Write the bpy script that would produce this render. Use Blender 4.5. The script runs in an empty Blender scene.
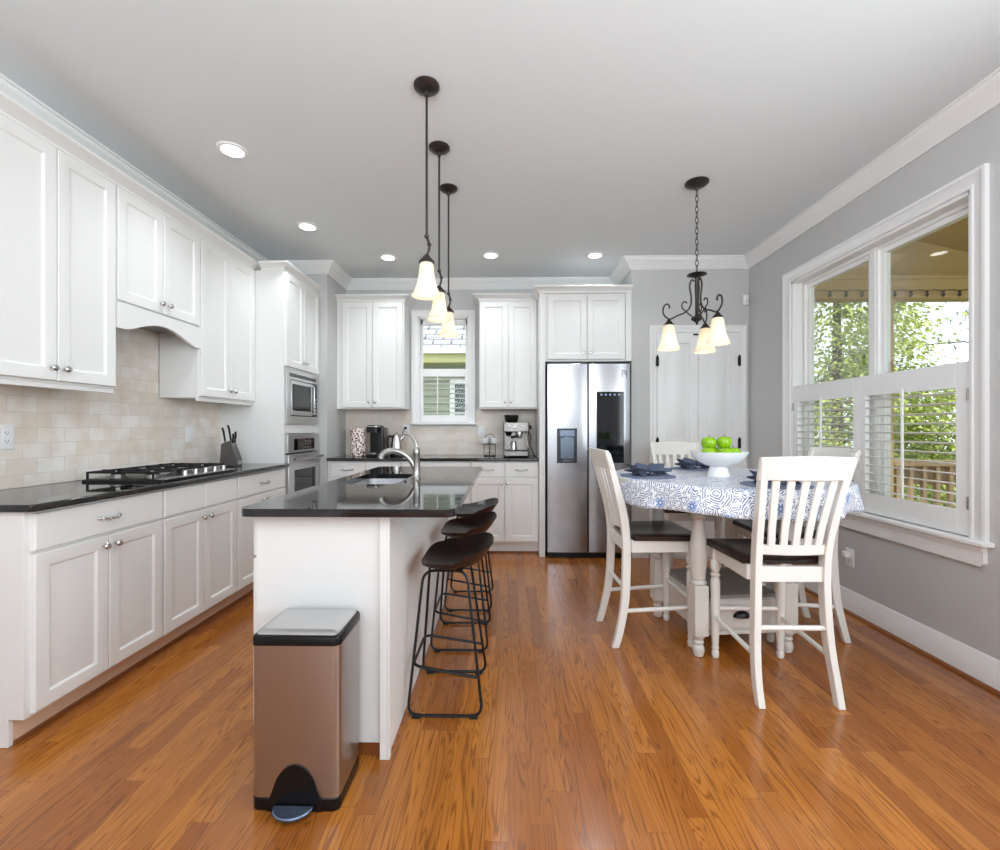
import bpy, bmesh, math, random
from mathutils import Vector, Matrix
random.seed(7)
PI = math.pi
SC = bpy.context.scene
COL = SC.collection

# ------------------------------------------------------------------ camera, world, sun, daylight, exposure
F_PX = 450.0
cam_d = bpy.data.cameras.new('camera'); cam = bpy.data.objects.new('camera', cam_d); COL.objects.link(cam)
cam_d.sensor_width = 36.0; cam_d.lens = F_PX / 1000.0 * 36.0
cam_d.shift_y = 0.003; cam_d.clip_start = 0.05
cam.location = (0, 0, 1.19); cam.rotation_euler = (PI / 2, 0, math.atan(8 / F_PX))
SC.camera = cam

w = bpy.data.worlds.new('sky'); SC.world = w; w.use_nodes = True
nt = w.node_tree; bg = nt.nodes['Background']
bg.inputs['Color'].default_value = (0.86, 0.94, 1.0, 1); bg.inputs['Strength'].default_value = 2.6

def light(name, kind, loc, energy, color=(1, 1, 1), rot=(0, 0, 0), **kw):
    d = bpy.data.lights.new(name, kind); d.energy = energy; d.color = color
    for k, v in kw.items(): setattr(d, k, v)
    o = bpy.data.objects.new(name, d); COL.objects.link(o); o.location = loc; o.rotation_euler = rot
    return o
sun_dir = Vector((-0.55, -0.35, 0.9))
light('sun', 'SUN', (0, 0, 20), 3.3, (1, 0.95, 0.86), sun_dir.to_track_quat('Z', 'Y').to_euler(), angle=0.01)
# daylight through the glazed rear wall; fill lamp at an added side window
light('daylight_patio', 'AREA', (0.0, -3.02, 1.45), 9, (0.80, 0.90, 1.0), (PI / 2 + .25, 0, 0), shape='RECTANGLE', size=3.9, size_y=2.3)
light('side_fill', 'AREA', (2.145, 0.45, 1.5), 46, (0.86, 0.93, 1.0), (0, PI / 2, 0), shape='RECTANGLE', size=1.6, size_y=1.8)
# added fill lamp behind the camera, aimed up to brighten the ceiling
light('ceiling_fill', 'AREA', (0.0, -1.0, 2.0), 130, (0.85, 0.925, 1.0), (PI * 5 / 6, 0, 0), shape='RECTANGLE', size=2.6, size_y=1.6)
SC.view_settings.view_transform = 'Standard'; SC.view_settings.look = 'None'
SC.view_settings.exposure = -0.04; SC.view_settings.gamma = 1.0; SC.view_settings.use_curve_mapping = False
SC.cycles.use_denoising = True
SC.cycles.max_bounces = 10; SC.cycles.diffuse_bounces = 6; SC.cycles.glossy_bounces = 4; SC.cycles.transparent_max_bounces = 12
SC.cycles.sample_clamp_indirect = 6.0
SC.cycles.caustics_reflective = False; SC.cycles.caustics_refractive = False

# ------------------------------------------------------------------ materials
def S(r, g, b):
    f = lambda c: (c / 12.92 if c <= 0.04045 else ((c + 0.055) / 1.055) ** 2.4)
    return (f(r / 255), f(g / 255), f(b / 255), 1)

class N:
    """Small wrapper over a node tree."""
    def __init__(s, name):
        s.m = bpy.data.materials.new(name); s.m.use_nodes = True
        s.t = s.m.node_tree; s.b = s.t.nodes['Principled BSDF']; s.out = s.t.nodes['Material Output']
    def n(s, typ, **kw):
        o = s.t.nodes.new(typ)
        for k, v in kw.items():
            if k in o.inputs: o.inputs[k].default_value = v
            else: setattr(o, k, v)
        return o
    def l(s, a, b): s.t.links.new(a, b)
    def math(s, op, a, b=None, c=None):
        o = s.t.nodes.new('ShaderNodeMath'); o.operation = op
        for i, v in enumerate((a, b, c)):
            if v is None: continue
            if isinstance(v, (int, float)): o.inputs[i].default_value = v
            else: s.l(v, o.inputs[i])
        return o.outputs[0]
    def mix(s, fac, a, b):
        o = s.t.nodes.new('ShaderNodeMix'); o.data_type = 'RGBA'
        for i, v in ((0, fac), (6, a), (7, b)):
            if isinstance(v, (int, float)): o.inputs[i].default_value = v
            elif isinstance(v, tuple): o.inputs[i].default_value = v
            else: s.l(v, o.inputs[i])
        return o.outputs[2]
    def set(s, **kw):
        for k, v in kw.items():
            k = k.replace('_', ' ')
            if isinstance(v, (int, float, tuple)): s.b.inputs[k].default_value = v
            else: s.l(v, s.b.inputs[k])
        return s
    def obj(s): return s.n('ShaderNodeTexCoord').outputs['Object']
    def bump(s, h, strength=0.2, dist=0.01):
        o = s.n('ShaderNodeBump', Strength=strength, Distance=dist); s.l(h, o.inputs['Height']); s.l(o.outputs[0], s.b.inputs['Normal'])

MATS = {}
def plain(name, col, rough=0.5, metal=0.0, var=0.06, scale=6.0, bump=0.0, bscale=60, **kw):
    k = N(name); co = k.obj()
    nz = k.n('ShaderNodeTexNoise', Scale=scale, Detail=3.0); k.l(co, nz.inputs['Vector'])
    dark = tuple(c * (1 - var) for c in col[:3]) + (1,)
    k.set(Base_Color=k.mix(nz.outputs[0], dark, col), Roughness=rough, Metallic=metal)
    for a, b in kw.items(): k.set(**{a: b})
    if bump:
        n2 = k.n('ShaderNodeTexNoise', Scale=bscale, Detail=2.0); k.l(co, n2.inputs['Vector']); k.bump(n2.outputs[0], bump, 0.004)
    MATS[name] = k.m; return k.m

WHITE = plain('white_cabinet_paint', S(231, 231, 229), 0.38, var=0.015)
TRIM = plain('white_trim_paint', S(240, 240, 239), 0.35, var=0.015)
WALL = plain('grey_wall_paint', S(198, 198, 197), 0.75, var=0.02, bump=0.03, bscale=180)
CEIL = plain('ceiling_paint', S(226, 231, 233), 0.9, var=0.01)
BRONZE = plain('dark_bronze', S(74, 69, 66), 0.36, 0.8, var=0.3, scale=40)
BLACK = plain('black_plastic', S(12, 12, 14), 0.28, var=0.1, Specular_IOR_Level=0.3)
BLACKM = plain('black_painted_steel', S(18, 18, 20), 0.35, 0.3, var=0.1)
IRON = plain('cast_iron', S(22, 22, 24), 0.55, 0.2, var=0.2, bump=0.15)
CHROME = plain('polished_nickel', S(205, 203, 200), 0.18, 1.0, var=0.04)
NICKEL = plain('brushed_nickel', S(172, 168, 163), 0.34, 1.0, var=0.05, scale=30)
DGLASS = plain('dark_glass', S(10, 11, 13), 0.05, var=0.1)
SCREEN = plain('appliance_screen', S(14, 17, 22), 0.06, var=0.1)
PLATE = plain('white_plastic', S(236, 236, 236), 0.35, var=0.01)
CERAMIC = plain('white_ceramic', S(238, 238, 236), 0.15, var=0.01)
CHAIRW = plain('white_chair_paint', S(232, 229, 223), 0.4, var=0.025)
TABLEP = plain('pale_table_paint', S(214, 210, 203), 0.42, var=0.03)
TABLESHELF = plain('grey_shelf_wood', S(140, 132, 124), 0.45, var=0.12, scale=12)
APPLE = plain('green_apple_skin', S(150, 200, 20), 0.25, var=0.25, scale=18)
STEM = plain('apple_stem', S(90, 66, 36), 0.7, var=0.2)
NAVY = plain('navy_napkin_cloth', S(88, 98, 120), 0.9, var=0.45, scale=25, bump=0.3, bscale=250)
RING = plain('napkin_ring_cord', S(44, 48, 60), 0.6, var=0.2)
RUBBER = plain('rubber', S(20, 20, 21), 0.7, var=0.1)
PORCH = plain('ochre_porch_paint', S(190, 160, 98), 0.7, var=0.06)
DECKW = plain('brown_deck_wood', S(184, 158, 122), 0.7, var=0.2, scale=9)
LAWN = plain('lawn', S(116, 124, 84), 0.95, var=0.35, scale=3)
BARK = plain('tree_bark', S(88, 70, 52), 0.9, var=0.3, bump=0.5)
SAGE = plain('sage_siding', S(168, 172, 152), 0.8, var=0.05)
OLIVE = plain('olive_eave_paint', S(200, 194, 142), 0.8, var=0.05)
TOE = plain('floor_bounce_toe_kick', S(222, 192, 166), 0.5, var=.04)  # white kick board tinted tan, warm floor bounce put into the colour
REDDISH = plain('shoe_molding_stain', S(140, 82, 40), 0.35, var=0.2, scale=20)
BLUEPED = plain('pedal_steel', S(120, 135, 160), 0.25, 0.8, var=0.1)
SEATBLUE = None

def leafmat(name, a, b, c=None):
    k = N(name); co = k.obj()
    nz = k.n('ShaderNodeTexNoise', Scale=1.6, Detail=4.0); k.l(co, nz.inputs['Vector'])
    n2 = k.n('ShaderNodeTexNoise', Scale=11.0, Detail=2.0); k.l(co, n2.inputs['Vector'])
    r = k.n('ShaderNodeValToRGB'); k.l(k.math('MULTIPLY_ADD', n2.outputs[0], 0.6, k.math('MULTIPLY', nz.outputs[0], 0.4)), r.inputs[0])
    r.color_ramp.elements[0].position = 0.36; r.color_ramp.elements[0].color = a
    r.color_ramp.elements[1].position = 0.62; r.color_ramp.elements[1].color = b
    k.set(Base_Color=r.outputs[0], Roughness=0.6)
    tr = k.n('ShaderNodeBsdfTranslucent'); k.l(r.outputs[0], tr.inputs[0])
    ms = k.n('ShaderNodeMixShader', Fac=0.22); k.l(k.b.outputs[0], ms.inputs[1]); k.l(tr.outputs[0], ms.inputs[2]); k.l(ms.outputs[0], k.out.inputs[0])
    return k.m
LEAF_Y = leafmat('bright_leaf', S(110, 128, 46), S(222, 228, 130))
LEAF_D = leafmat('dark_leaf', S(62, 80, 40), S(140, 158, 84))
LEAF_P = leafmat('pine_needle', S(84, 96, 70), S(132, 146, 104))

def shingles():
    k = N('pale_roof_shingle'); co = k.obj(); sp = k.n('ShaderNodeSeparateXYZ'); k.l(co, sp.inputs[0])
    cb = k.n('ShaderNodeCombineXYZ'); k.l(sp.outputs[0], cb.inputs[0]); k.l(sp.outputs[1], cb.inputs[1])
    br = k.n('ShaderNodeTexBrick', Scale=1.0); k.l(cb.outputs[0], br.inputs['Vector'])
    for a, v in (('Brick Width', .32), ('Row Height', .17), ('Mortar Size', .016), ('Bias', .0)): br.inputs[a].default_value = v
    br.inputs['Color1'].default_value = S(172, 172, 178); br.inputs['Color2'].default_value = S(190, 190, 196); br.inputs['Mortar'].default_value = S(104, 104, 112)
    k.set(Base_Color=br.outputs['Color'], Roughness=.9); return k.m
ROOFW = shingles()
def emis(name, col, strength, base=(0.8, 0.8, 0.8, 1)):
    k = N(name); co = k.obj(); nz = k.n('ShaderNodeTexNoise', Scale=4.0); k.l(co, nz.inputs['Vector'])
    k.set(Base_Color=base, Emission_Color=k.mix(nz.outputs[0], tuple(c * 0.97 for c in col[:3]) + (1,), col), Emission_Strength=strength, Roughness=0.3)
    return k.m
LAMPW = emis('recessed_lamp_glow', (1, 0.97, 0.92, 1), 9.0)
BULB = emis('lit_bulb', (1, 0.86, 0.62, 1), 4.0)
LED = emis('appliance_led', (0.5, 0.7, 1, 1), 0.6, (0.02, 0.02, 0.03, 1))

def shade_mat():
    k = N('frosted_alabaster_glass'); co = k.obj()
    nz = k.n('ShaderNodeTexNoise', Scale=14.0, Detail=3.0); k.l(co, nz.inputs['Vector'])
    k.set(Base_Color=k.mix(nz.outputs[0], S(236, 222, 196), S(250, 246, 236)), Roughness=0.3)
    k.set(Emission_Color=(1.0, 0.90, 0.74, 1), Emission_Strength=0.10)
    tr = k.n('ShaderNodeBsdfTranslucent', Color=(1, 0.95, 0.87, 1))
    ms = k.n('ShaderNodeMixShader', Fac=0.4); k.l(k.b.outputs[0], ms.inputs[1]); k.l(tr.outputs[0], ms.inputs[2]); k.l(ms.outputs[0], k.out.inputs[0])
    return k.m
SHADE = shade_mat()

def glass_mat(name, tint=(0.97, 0.99, 0.98, 1), refl=0.05):
    k = N(name)
    tr = k.n('ShaderNodeBsdfTransparent', Color=tint); gl = k.n('ShaderNodeBsdfGlossy', Roughness=0.02)
    fr = k.n('ShaderNodeFresnel', IOR=1.3)
    ms = k.n('ShaderNodeMixShader'); k.l(k.math('MULTIPLY', fr.outputs[0], 0.35), ms.inputs[0])
    k.l(tr.outputs[0], ms.inputs[1]); k.l(gl.outputs[0], ms.inputs[2]); k.l(ms.outputs[0], k.out.inputs[0])
    return k.m
GLASS = glass_mat('window_glass')
HOPPER = glass_mat('smoked_hopper_plastic', (0.25, 0.24, 0.24, 1))

def steel(name, col, rough, axis, streak=0.12, bump=0.04):
    k = N(name); co = k.obj()
    mp = k.n('ShaderNodeMapping'); k.l(co, mp.inputs[0])
    mp.inputs['Scale'].default_value = (1.5, 1.5, 260) if axis == 'H' else (260, 260, 1.5)
    nz = k.n('ShaderNodeTexNoise', Scale=1.0, Detail=2.0); k.l(mp.outputs[0], nz.inputs['Vector'])
    k.set(Base_Color=k.mix(nz.outputs[0], tuple(c * (1 - streak) for c in col[:3]) + (1,), col), Metallic=1.0,
          Roughness=k.math('MULTIPLY_ADD', nz.outputs[0], 0.08, rough))
    k.bump(nz.outputs[0], bump, 0.001)
    return k.m
STEEL = steel('brushed_stainless', S(168, 168, 171), 0.27, 'H')
OSTEEL = steel('bright_stainless', S(212, 212, 213), 0.3, 'H', .05)
ESTEEL = steel('espresso_stainless', S(132, 128, 124), 0.27, 'H', .08)
STEELV = steel('brushed_stainless_upright', S(190, 186, 184), 0.27, 'V')
STEELB = steel('basin_stainless', S(214, 214, 216), 0.4, 'V')

def floor_mat():
    k = N('oak_floor_boards'); co = k.obj()
    sp = k.n('ShaderNodeSeparateXYZ'); k.l(co, sp.inputs[0])
    row = k.math('FLOOR', k.math('DIVIDE', sp.outputs[0], 0.068))
    wn = k.n('ShaderNodeTexWhiteNoise', noise_dimensions='1D'); k.l(row, wn.inputs['W'])
    cb = k.n('ShaderNodeCombineXYZ'); k.l(k.math('ADD', sp.outputs[1], k.math('MULTIPLY', wn.outputs['Value'], 3.7)), cb.inputs[0]); k.l(sp.outputs[0], cb.inputs[1])
    br = k.n('ShaderNodeTexBrick', Scale=1.0); k.l(cb.outputs[0], br.inputs['Vector'])
    br.offset = 0.0; br.offset_frequency = 2; br.squash = 1.0
    br.inputs['Brick Width'].default_value = 0.95; br.inputs['Row Height'].default_value = 0.068
    br.inputs['Mortar Size'].default_value = 0.0009; br.inputs['Mortar Smooth'].default_value = 0.2; br.inputs['Bias'].default_value = 0.0
    br.inputs['Color1'].default_value = (0, 0, 0, 1); br.inputs['Color2'].default_value = (1, 1, 1, 1); br.inputs['Mortar'].default_value = (0.5, 0.5, 0.5, 1)
    plank = k.n('ShaderNodeSeparateColor'); k.l(br.outputs['Color'], plank.inputs[0]); pv = plank.outputs[0]
    # cathedral grain: wave rings over coordinates shifted per board
    off = k.n('ShaderNodeCombineXYZ'); k.l(k.math('MULTIPLY', pv, 7.3), off.inputs[0]); k.l(k.math('MULTIPLY', pv, 3.1), off.inputs[1])
    ad = k.n('ShaderNodeVectorMath', operation='ADD'); k.l(cb.outputs[0], ad.inputs[0]); k.l(off.outputs[0], ad.inputs[1])
    mp = k.n('ShaderNodeMapping'); mp.inputs['Scale'].default_value = (0.9, 17, 1); k.l(ad.outputs[0], mp.inputs[0])
    nz = k.n('ShaderNodeTexNoise', Scale=1.0, Detail=2.0, Distortion=0.5); k.l(mp.outputs[0], nz.inputs['Vector'])
    rings = k.math('SINE', k.math('MULTIPLY', nz.outputs[0], 130.0))
    rg = k.n('ShaderNodeMapRange'); k.l(rings, rg.inputs[0])
    rg.inputs['From Min'].default_value = 0.25; rg.inputs['From Max'].default_value = 1.0
    mp2 = k.n('ShaderNodeMapping'); mp2.inputs['Scale'].default_value = (5, 330, 1); k.l(ad.outputs[0], mp2.inputs[0])
    n2 = k.n('ShaderNodeTexNoise', Scale=1.0, Detail=3.0); k.l(mp2.outputs[0], n2.inputs['Vector'])
    n3 = k.n('ShaderNodeTexNoise', Scale=0.9, Detail=2.0); k.l(co, n3.inputs['Vector'])
    base = k.mix(pv, S(150, 86, 32), S(202, 130, 54))
    base = k.mix(k.math('MULTIPLY', n3.outputs[0], 0.5), base, S(172, 98, 38))
    g = k.math('MULTIPLY', rg.outputs[0], k.math('MULTIPLY_ADD', n2.outputs[0], 1.6, 0.0))
    c = k.mix(k.math('MULTIPLY', g, 0.75), base, S(98, 48, 15))
    c = k.mix(k.math('MULTIPLY', n2.outputs[0], 0.30), c, S(120, 66, 24))
    c = k.mix(k.math('MULTIPLY', br.outputs['Fac'], 0.6), c, S(84, 44, 16))
    k.set(Base_Color=c, Roughness=k.math('MULTIPLY_ADD', n2.outputs[0], 0.1, 0.2), Coat_Weight=0.25, Coat_Roughness=0.12)
    k.bump(k.math('SUBTRACT', k.math('MULTIPLY', n2.outputs[0], 0.2), br.outputs['Fac']), 0.12, 0.002)
    return k.m
FLOOR = floor_mat()

def tile_mat(name, axis, ca=S(228, 218, 206), cb_=S(240, 235, 229)):
    k = N(name); co = k.obj()
    sp = k.n('ShaderNodeSeparateXYZ'); k.l(co, sp.inputs[0])
    cb = k.n('ShaderNodeCombineXYZ'); k.l(sp.outputs[1 if axis == 'X' else 0], cb.inputs[0]); k.l(sp.outputs[2], cb.inputs[1])
    br = k.n('ShaderNodeTexBrick', Scale=1.0); k.l(cb.outputs[0], br.inputs['Vector'])
    br.offset = 0.5; br.offset_frequency = 2
    br.inputs['Brick Width'].default_value = 0.135; br.inputs['Row Height'].default_value = 0.0745
    br.inputs['Mortar Size'].default_value = 0.0016; br.inputs['Mortar Smooth'].default_value = 0.3; br.inputs['Bias'].default_value = 0.0
    br.inputs['Color1'].default_value = (0, 0, 0, 1); br.inputs['Color2'].default_value = (1, 1, 1, 1); br.inputs['Mortar'].default_value = (0.5, 0.5, 0.5, 1)
    pl = k.n('ShaderNodeSeparateColor'); k.l(br.outputs['Color'], pl.inputs[0])
    nz = k.n('ShaderNodeTexNoise', Scale=9.0, Detail=6.0); k.l(co, nz.inputs['Vector'])
    c = k.mix(pl.outputs[0], ca, cb_)
    rp = k.n('ShaderNodeValToRGB'); k.l(nz.outputs[0], rp.inputs[0])
    rp.color_ramp.elements[0].position = 0.42; rp.color_ramp.elements[0].color = (0, 0, 0, 1)
    rp.color_ramp.elements[1].position = 0.72; rp.color_ramp.elements[1].color = (1, 1, 1, 1)
    c = k.mix(k.math('MULTIPLY', rp.outputs[0], 0.62), c, S(216, 198, 176))
    c = k.mix(k.math('MULTIPLY', br.outputs['Fac'], 0.6), c, S(198, 187, 174))
    k.set(Base_Color=c, Roughness=0.38)
    k.bump(k.math('SUBTRACT', k.math('MULTIPLY', nz.outputs[0], 0.25), br.outputs['Fac']), 0.25, 0.003)
    return k.m
TILE_X = tile_mat('travertine_tile', 'X'); TILE_Y = tile_mat('travertine_tile_back', 'Y', S(216, 206, 194), S(228, 220, 210))

def granite():
    k = N('black_granite'); co = k.obj()
    v = k.n('ShaderNodeTexVoronoi', Scale=210.0); k.l(co, v.inputs['Vector'])
    nz = k.n('ShaderNodeTexNoise', Scale=80.0, Detail=4.0); k.l(co, nz.inputs['Vector'])
    rp = k.n('ShaderNodeValToRGB'); k.l(nz.outputs[0], rp.inputs[0])
    rp.color_ramp.elements[0].position = 0.5; rp.color_ramp.elements[0].color = S(14, 14, 16)
    rp.color_ramp.elements[1].position = 0.72; rp.color_ramp.elements[1].color = S(46, 41, 38)
    sm = k.math('LESS_THAN', v.outputs['Distance'], 0.16)
    k.set(Base_Color=k.mix(k.math('MULTIPLY', sm, 0.4), rp.outputs[0], S(96, 92, 90)), Roughness=0.05, Specular_IOR_Level=0.8)
    return k.m
GRANITE = granite()

def seatwood():
    k = N('dark_espresso_wood'); co = k.obj()
    mp = k.n('ShaderNodeMapping'); mp.inputs['Scale'].default_value = (60, 4, 8); k.l(co, mp.inputs[0])
    nz = k.n('ShaderNodeTexNoise', Scale=1.0, Detail=3.0); k.l(mp.outputs[0], nz.inputs['Vector'])
    k.set(Base_Color=k.mix(nz.outputs[0], S(24, 16, 14), S(52, 36, 31)), Roughness=0.3, Specular_IOR_Level=0.35)
    k.bump(nz.outputs[0], 0.06, 0.002)
    return k.m
SEATW = seatwood()

def cloth_mat():
    k = N('blue_medallion_tablecloth')
    uv = k.n('ShaderNodeTexCoord').outputs['UV']
    sp = k.n('ShaderNodeSeparateXYZ'); k.l(uv, sp.inputs[0]); x, y = sp.outputs[0], sp.outputs[1]
    nz = k.n('ShaderNodeTexNoise', Scale=22.0, Detail=1.0); k.l(uv, nz.inputs['Vector'])
    def cell(a, s, o=0.0):
        return k.math('SUBTRACT', k.math('FRACT', k.math('ADD', k.math('DIVIDE', a, s), o)), 0.5)
    def rnd(a, s, o=0.0): return k.math('FLOOR', k.math('ADD', k.math('DIVIDE', a, s), o))
    cs = 0.128
    u, v = cell(x, cs), cell(y, cs)
    au, av = k.math('ABSOLUTE', u), k.math('ABSOLUTE', v)
    diam = k.math('ADD', au, av); sq = k.math('MAXIMUM', au, av)
    r = k.math('SQRT', k.math('ADD', k.math('MULTIPLY', u, u), k.math('MULTIPLY', v, v)))
    ang = k.math('ARCTAN2', v, u)
    chk = k.math('FRACT', k.math('MULTIPLY', k.math('ADD', rnd(x, cs), rnd(y, cs)), 0.5))
    isA = k.math('GREATER_THAN', chk, 0.25)
    wob = k.math('MULTIPLY', k.math('SUBTRACT', nz.outputs[0], 0.5), 0.16)
    petal = k.math('MULTIPLY_ADD', k.math('COSINE', k.math('MULTIPLY', ang, 8.0)), 0.07, k.math('ADD', r, wob))
    linesA = k.math('SINE', k.math('MULTIPLY', petal, 60.0))
    linesB = k.math('SINE', k.math('MULTIPLY', k.math('ADD', k.math('MULTIPLY_ADD', diam, 0.6, k.math('MULTIPLY', sq, 0.5)), wob), 60.0))
    val = k.math('ADD', k.math('MULTIPLY', linesA, isA), k.math('MULTIPLY', linesB, k.math('SUBTRACT', 1.0, isA)))
    ink = k.math('GREATER_THAN', val, 0.12)
    n2 = k.n('ShaderNodeTexNoise', Scale=55.0, Detail=0.0); k.l(uv, n2.inputs['Vector'])
    brk = k.math('GREATER_THAN', n2.outputs[0], 0.40)
    ink = k.math('MULTIPLY', ink, brk)
    flower = k.math('MULTIPLY', isA, k.math('MULTIPLY', k.math('LESS_THAN', k.math('MULTIPLY_ADD', k.math('COSINE', k.math('MULTIPLY', ang, 8.0)), 0.05, r), 0.15), k.math('GREATER_THAN', r, 0.045)))
    ink = k.math('MAXIMUM', ink, flower)
    blob = k.math('MULTIPLY', isA, k.math('LESS_THAN', r, 0.27))
    inkc = k.mix(blob, S(34, 78, 150), S(22, 108, 196))
    n3 = k.n('ShaderNodeTexNoise', Scale=7.0); k.l(uv, n3.inputs['Vector'])
    inkc = k.mix(k.math('MULTIPLY', n3.outputs[0], 0.5), inkc, S(92, 104, 128))
    c = k.mix(k.math('MULTIPLY', ink, 0.9), S(242, 244, 248), inkc)
    k.set(Base_Color=c, Roughness=0.45, Coat_Weight=0.5, Coat_Roughness=0.3)
    return k.m
CLOTH = cloth_mat()

def mat_weave():
    k = N('blue_grey_placemat_weave'); co = k.obj()
    wv = k.n('ShaderNodeTexWave', Scale=90.0, wave_type='RINGS', rings_direction='Z'); k.l(co, wv.inputs['Vector'])
    k.set(Base_Color=k.mix(wv.outputs['Fac'], S(96, 108, 136), S(134, 146, 170)), Roughness=0.8)
    k.bump(wv.outputs['Fac'], 0.3, 0.002)
    return k.m
WEAVE = mat_weave()

def canister_mat():
    k = N('spotted_canister_print'); co = k.obj()
    v = k.n('ShaderNodeTexVoronoi', Scale=48.0); k.l(co, v.inputs['Vector'])
    n2 = k.n('ShaderNodeTexNoise', Scale=40.0); k.l(co, n2.inputs['Vector'])
    d = k.math('ADD', v.outputs['Distance'], k.math('MULTIPLY', n2.outputs[0], 0.3))
    k.set(Base_Color=k.mix(k.math('LESS_THAN', d, 0.6), S(236, 222, 214), k.mix(n2.outputs[0], S(30, 20, 22), S(130, 60, 58))), Roughness=0.35)
    return k.m
CANP = canister_mat()

# ------------------------------------------------------------------ mesh builders
def orient(o, x0):
    if o == 'L': return lambda u, v, d: (x0 + d, u, v)      # faces +X
    if o == 'R': return lambda u, v, d: (x0 - d, u, v)      # faces -X
    if o == 'B': return lambda u, v, d: (u, x0 - d, v)      # faces -Y
    if o == 'F': return lambda u, v, d: (u, x0 + d, v)      # faces +Y

def catmull(p, n=8):
    p = [Vector(q) for q in p]; out = []
    q = [p[0] * 2 - p[1]] + p + [p[-1] * 2 - p[-2]]
    for i in range(1, len(q) - 2):
        for j in range(n):
            t = j / n; a, b, c, d = q[i - 1:i + 3]
            out.append(0.5 * ((2 * b) + (c - a) * t + (2 * a - 5 * b + 4 * c - d) * t * t + (3 * b - a - 3 * c + d) * t ** 3))
    out.append(p[-1]); return out

def fillet(pts, r, closed=False, n=5):
    p = [Vector(q) for q in pts]; out = []; m = len(p)
    for i in range(m):
        if not closed and i in (0, m - 1): out.append(p[i]); continue
        a, b, c = p[i - 1], p[i], p[(i + 1) % m]
        d1 = (a - b); d2 = (c - b); rr = min(r, d1.length * .45, d2.length * .45)
        s = b + d1.normalized() * rr; e = b + d2.normalized() * rr
        for j in range(n + 1):
            t = j / n; out.append((1 - t) ** 2 * s + 2 * t * (1 - t) * b + t * t * e)
    return out

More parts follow.
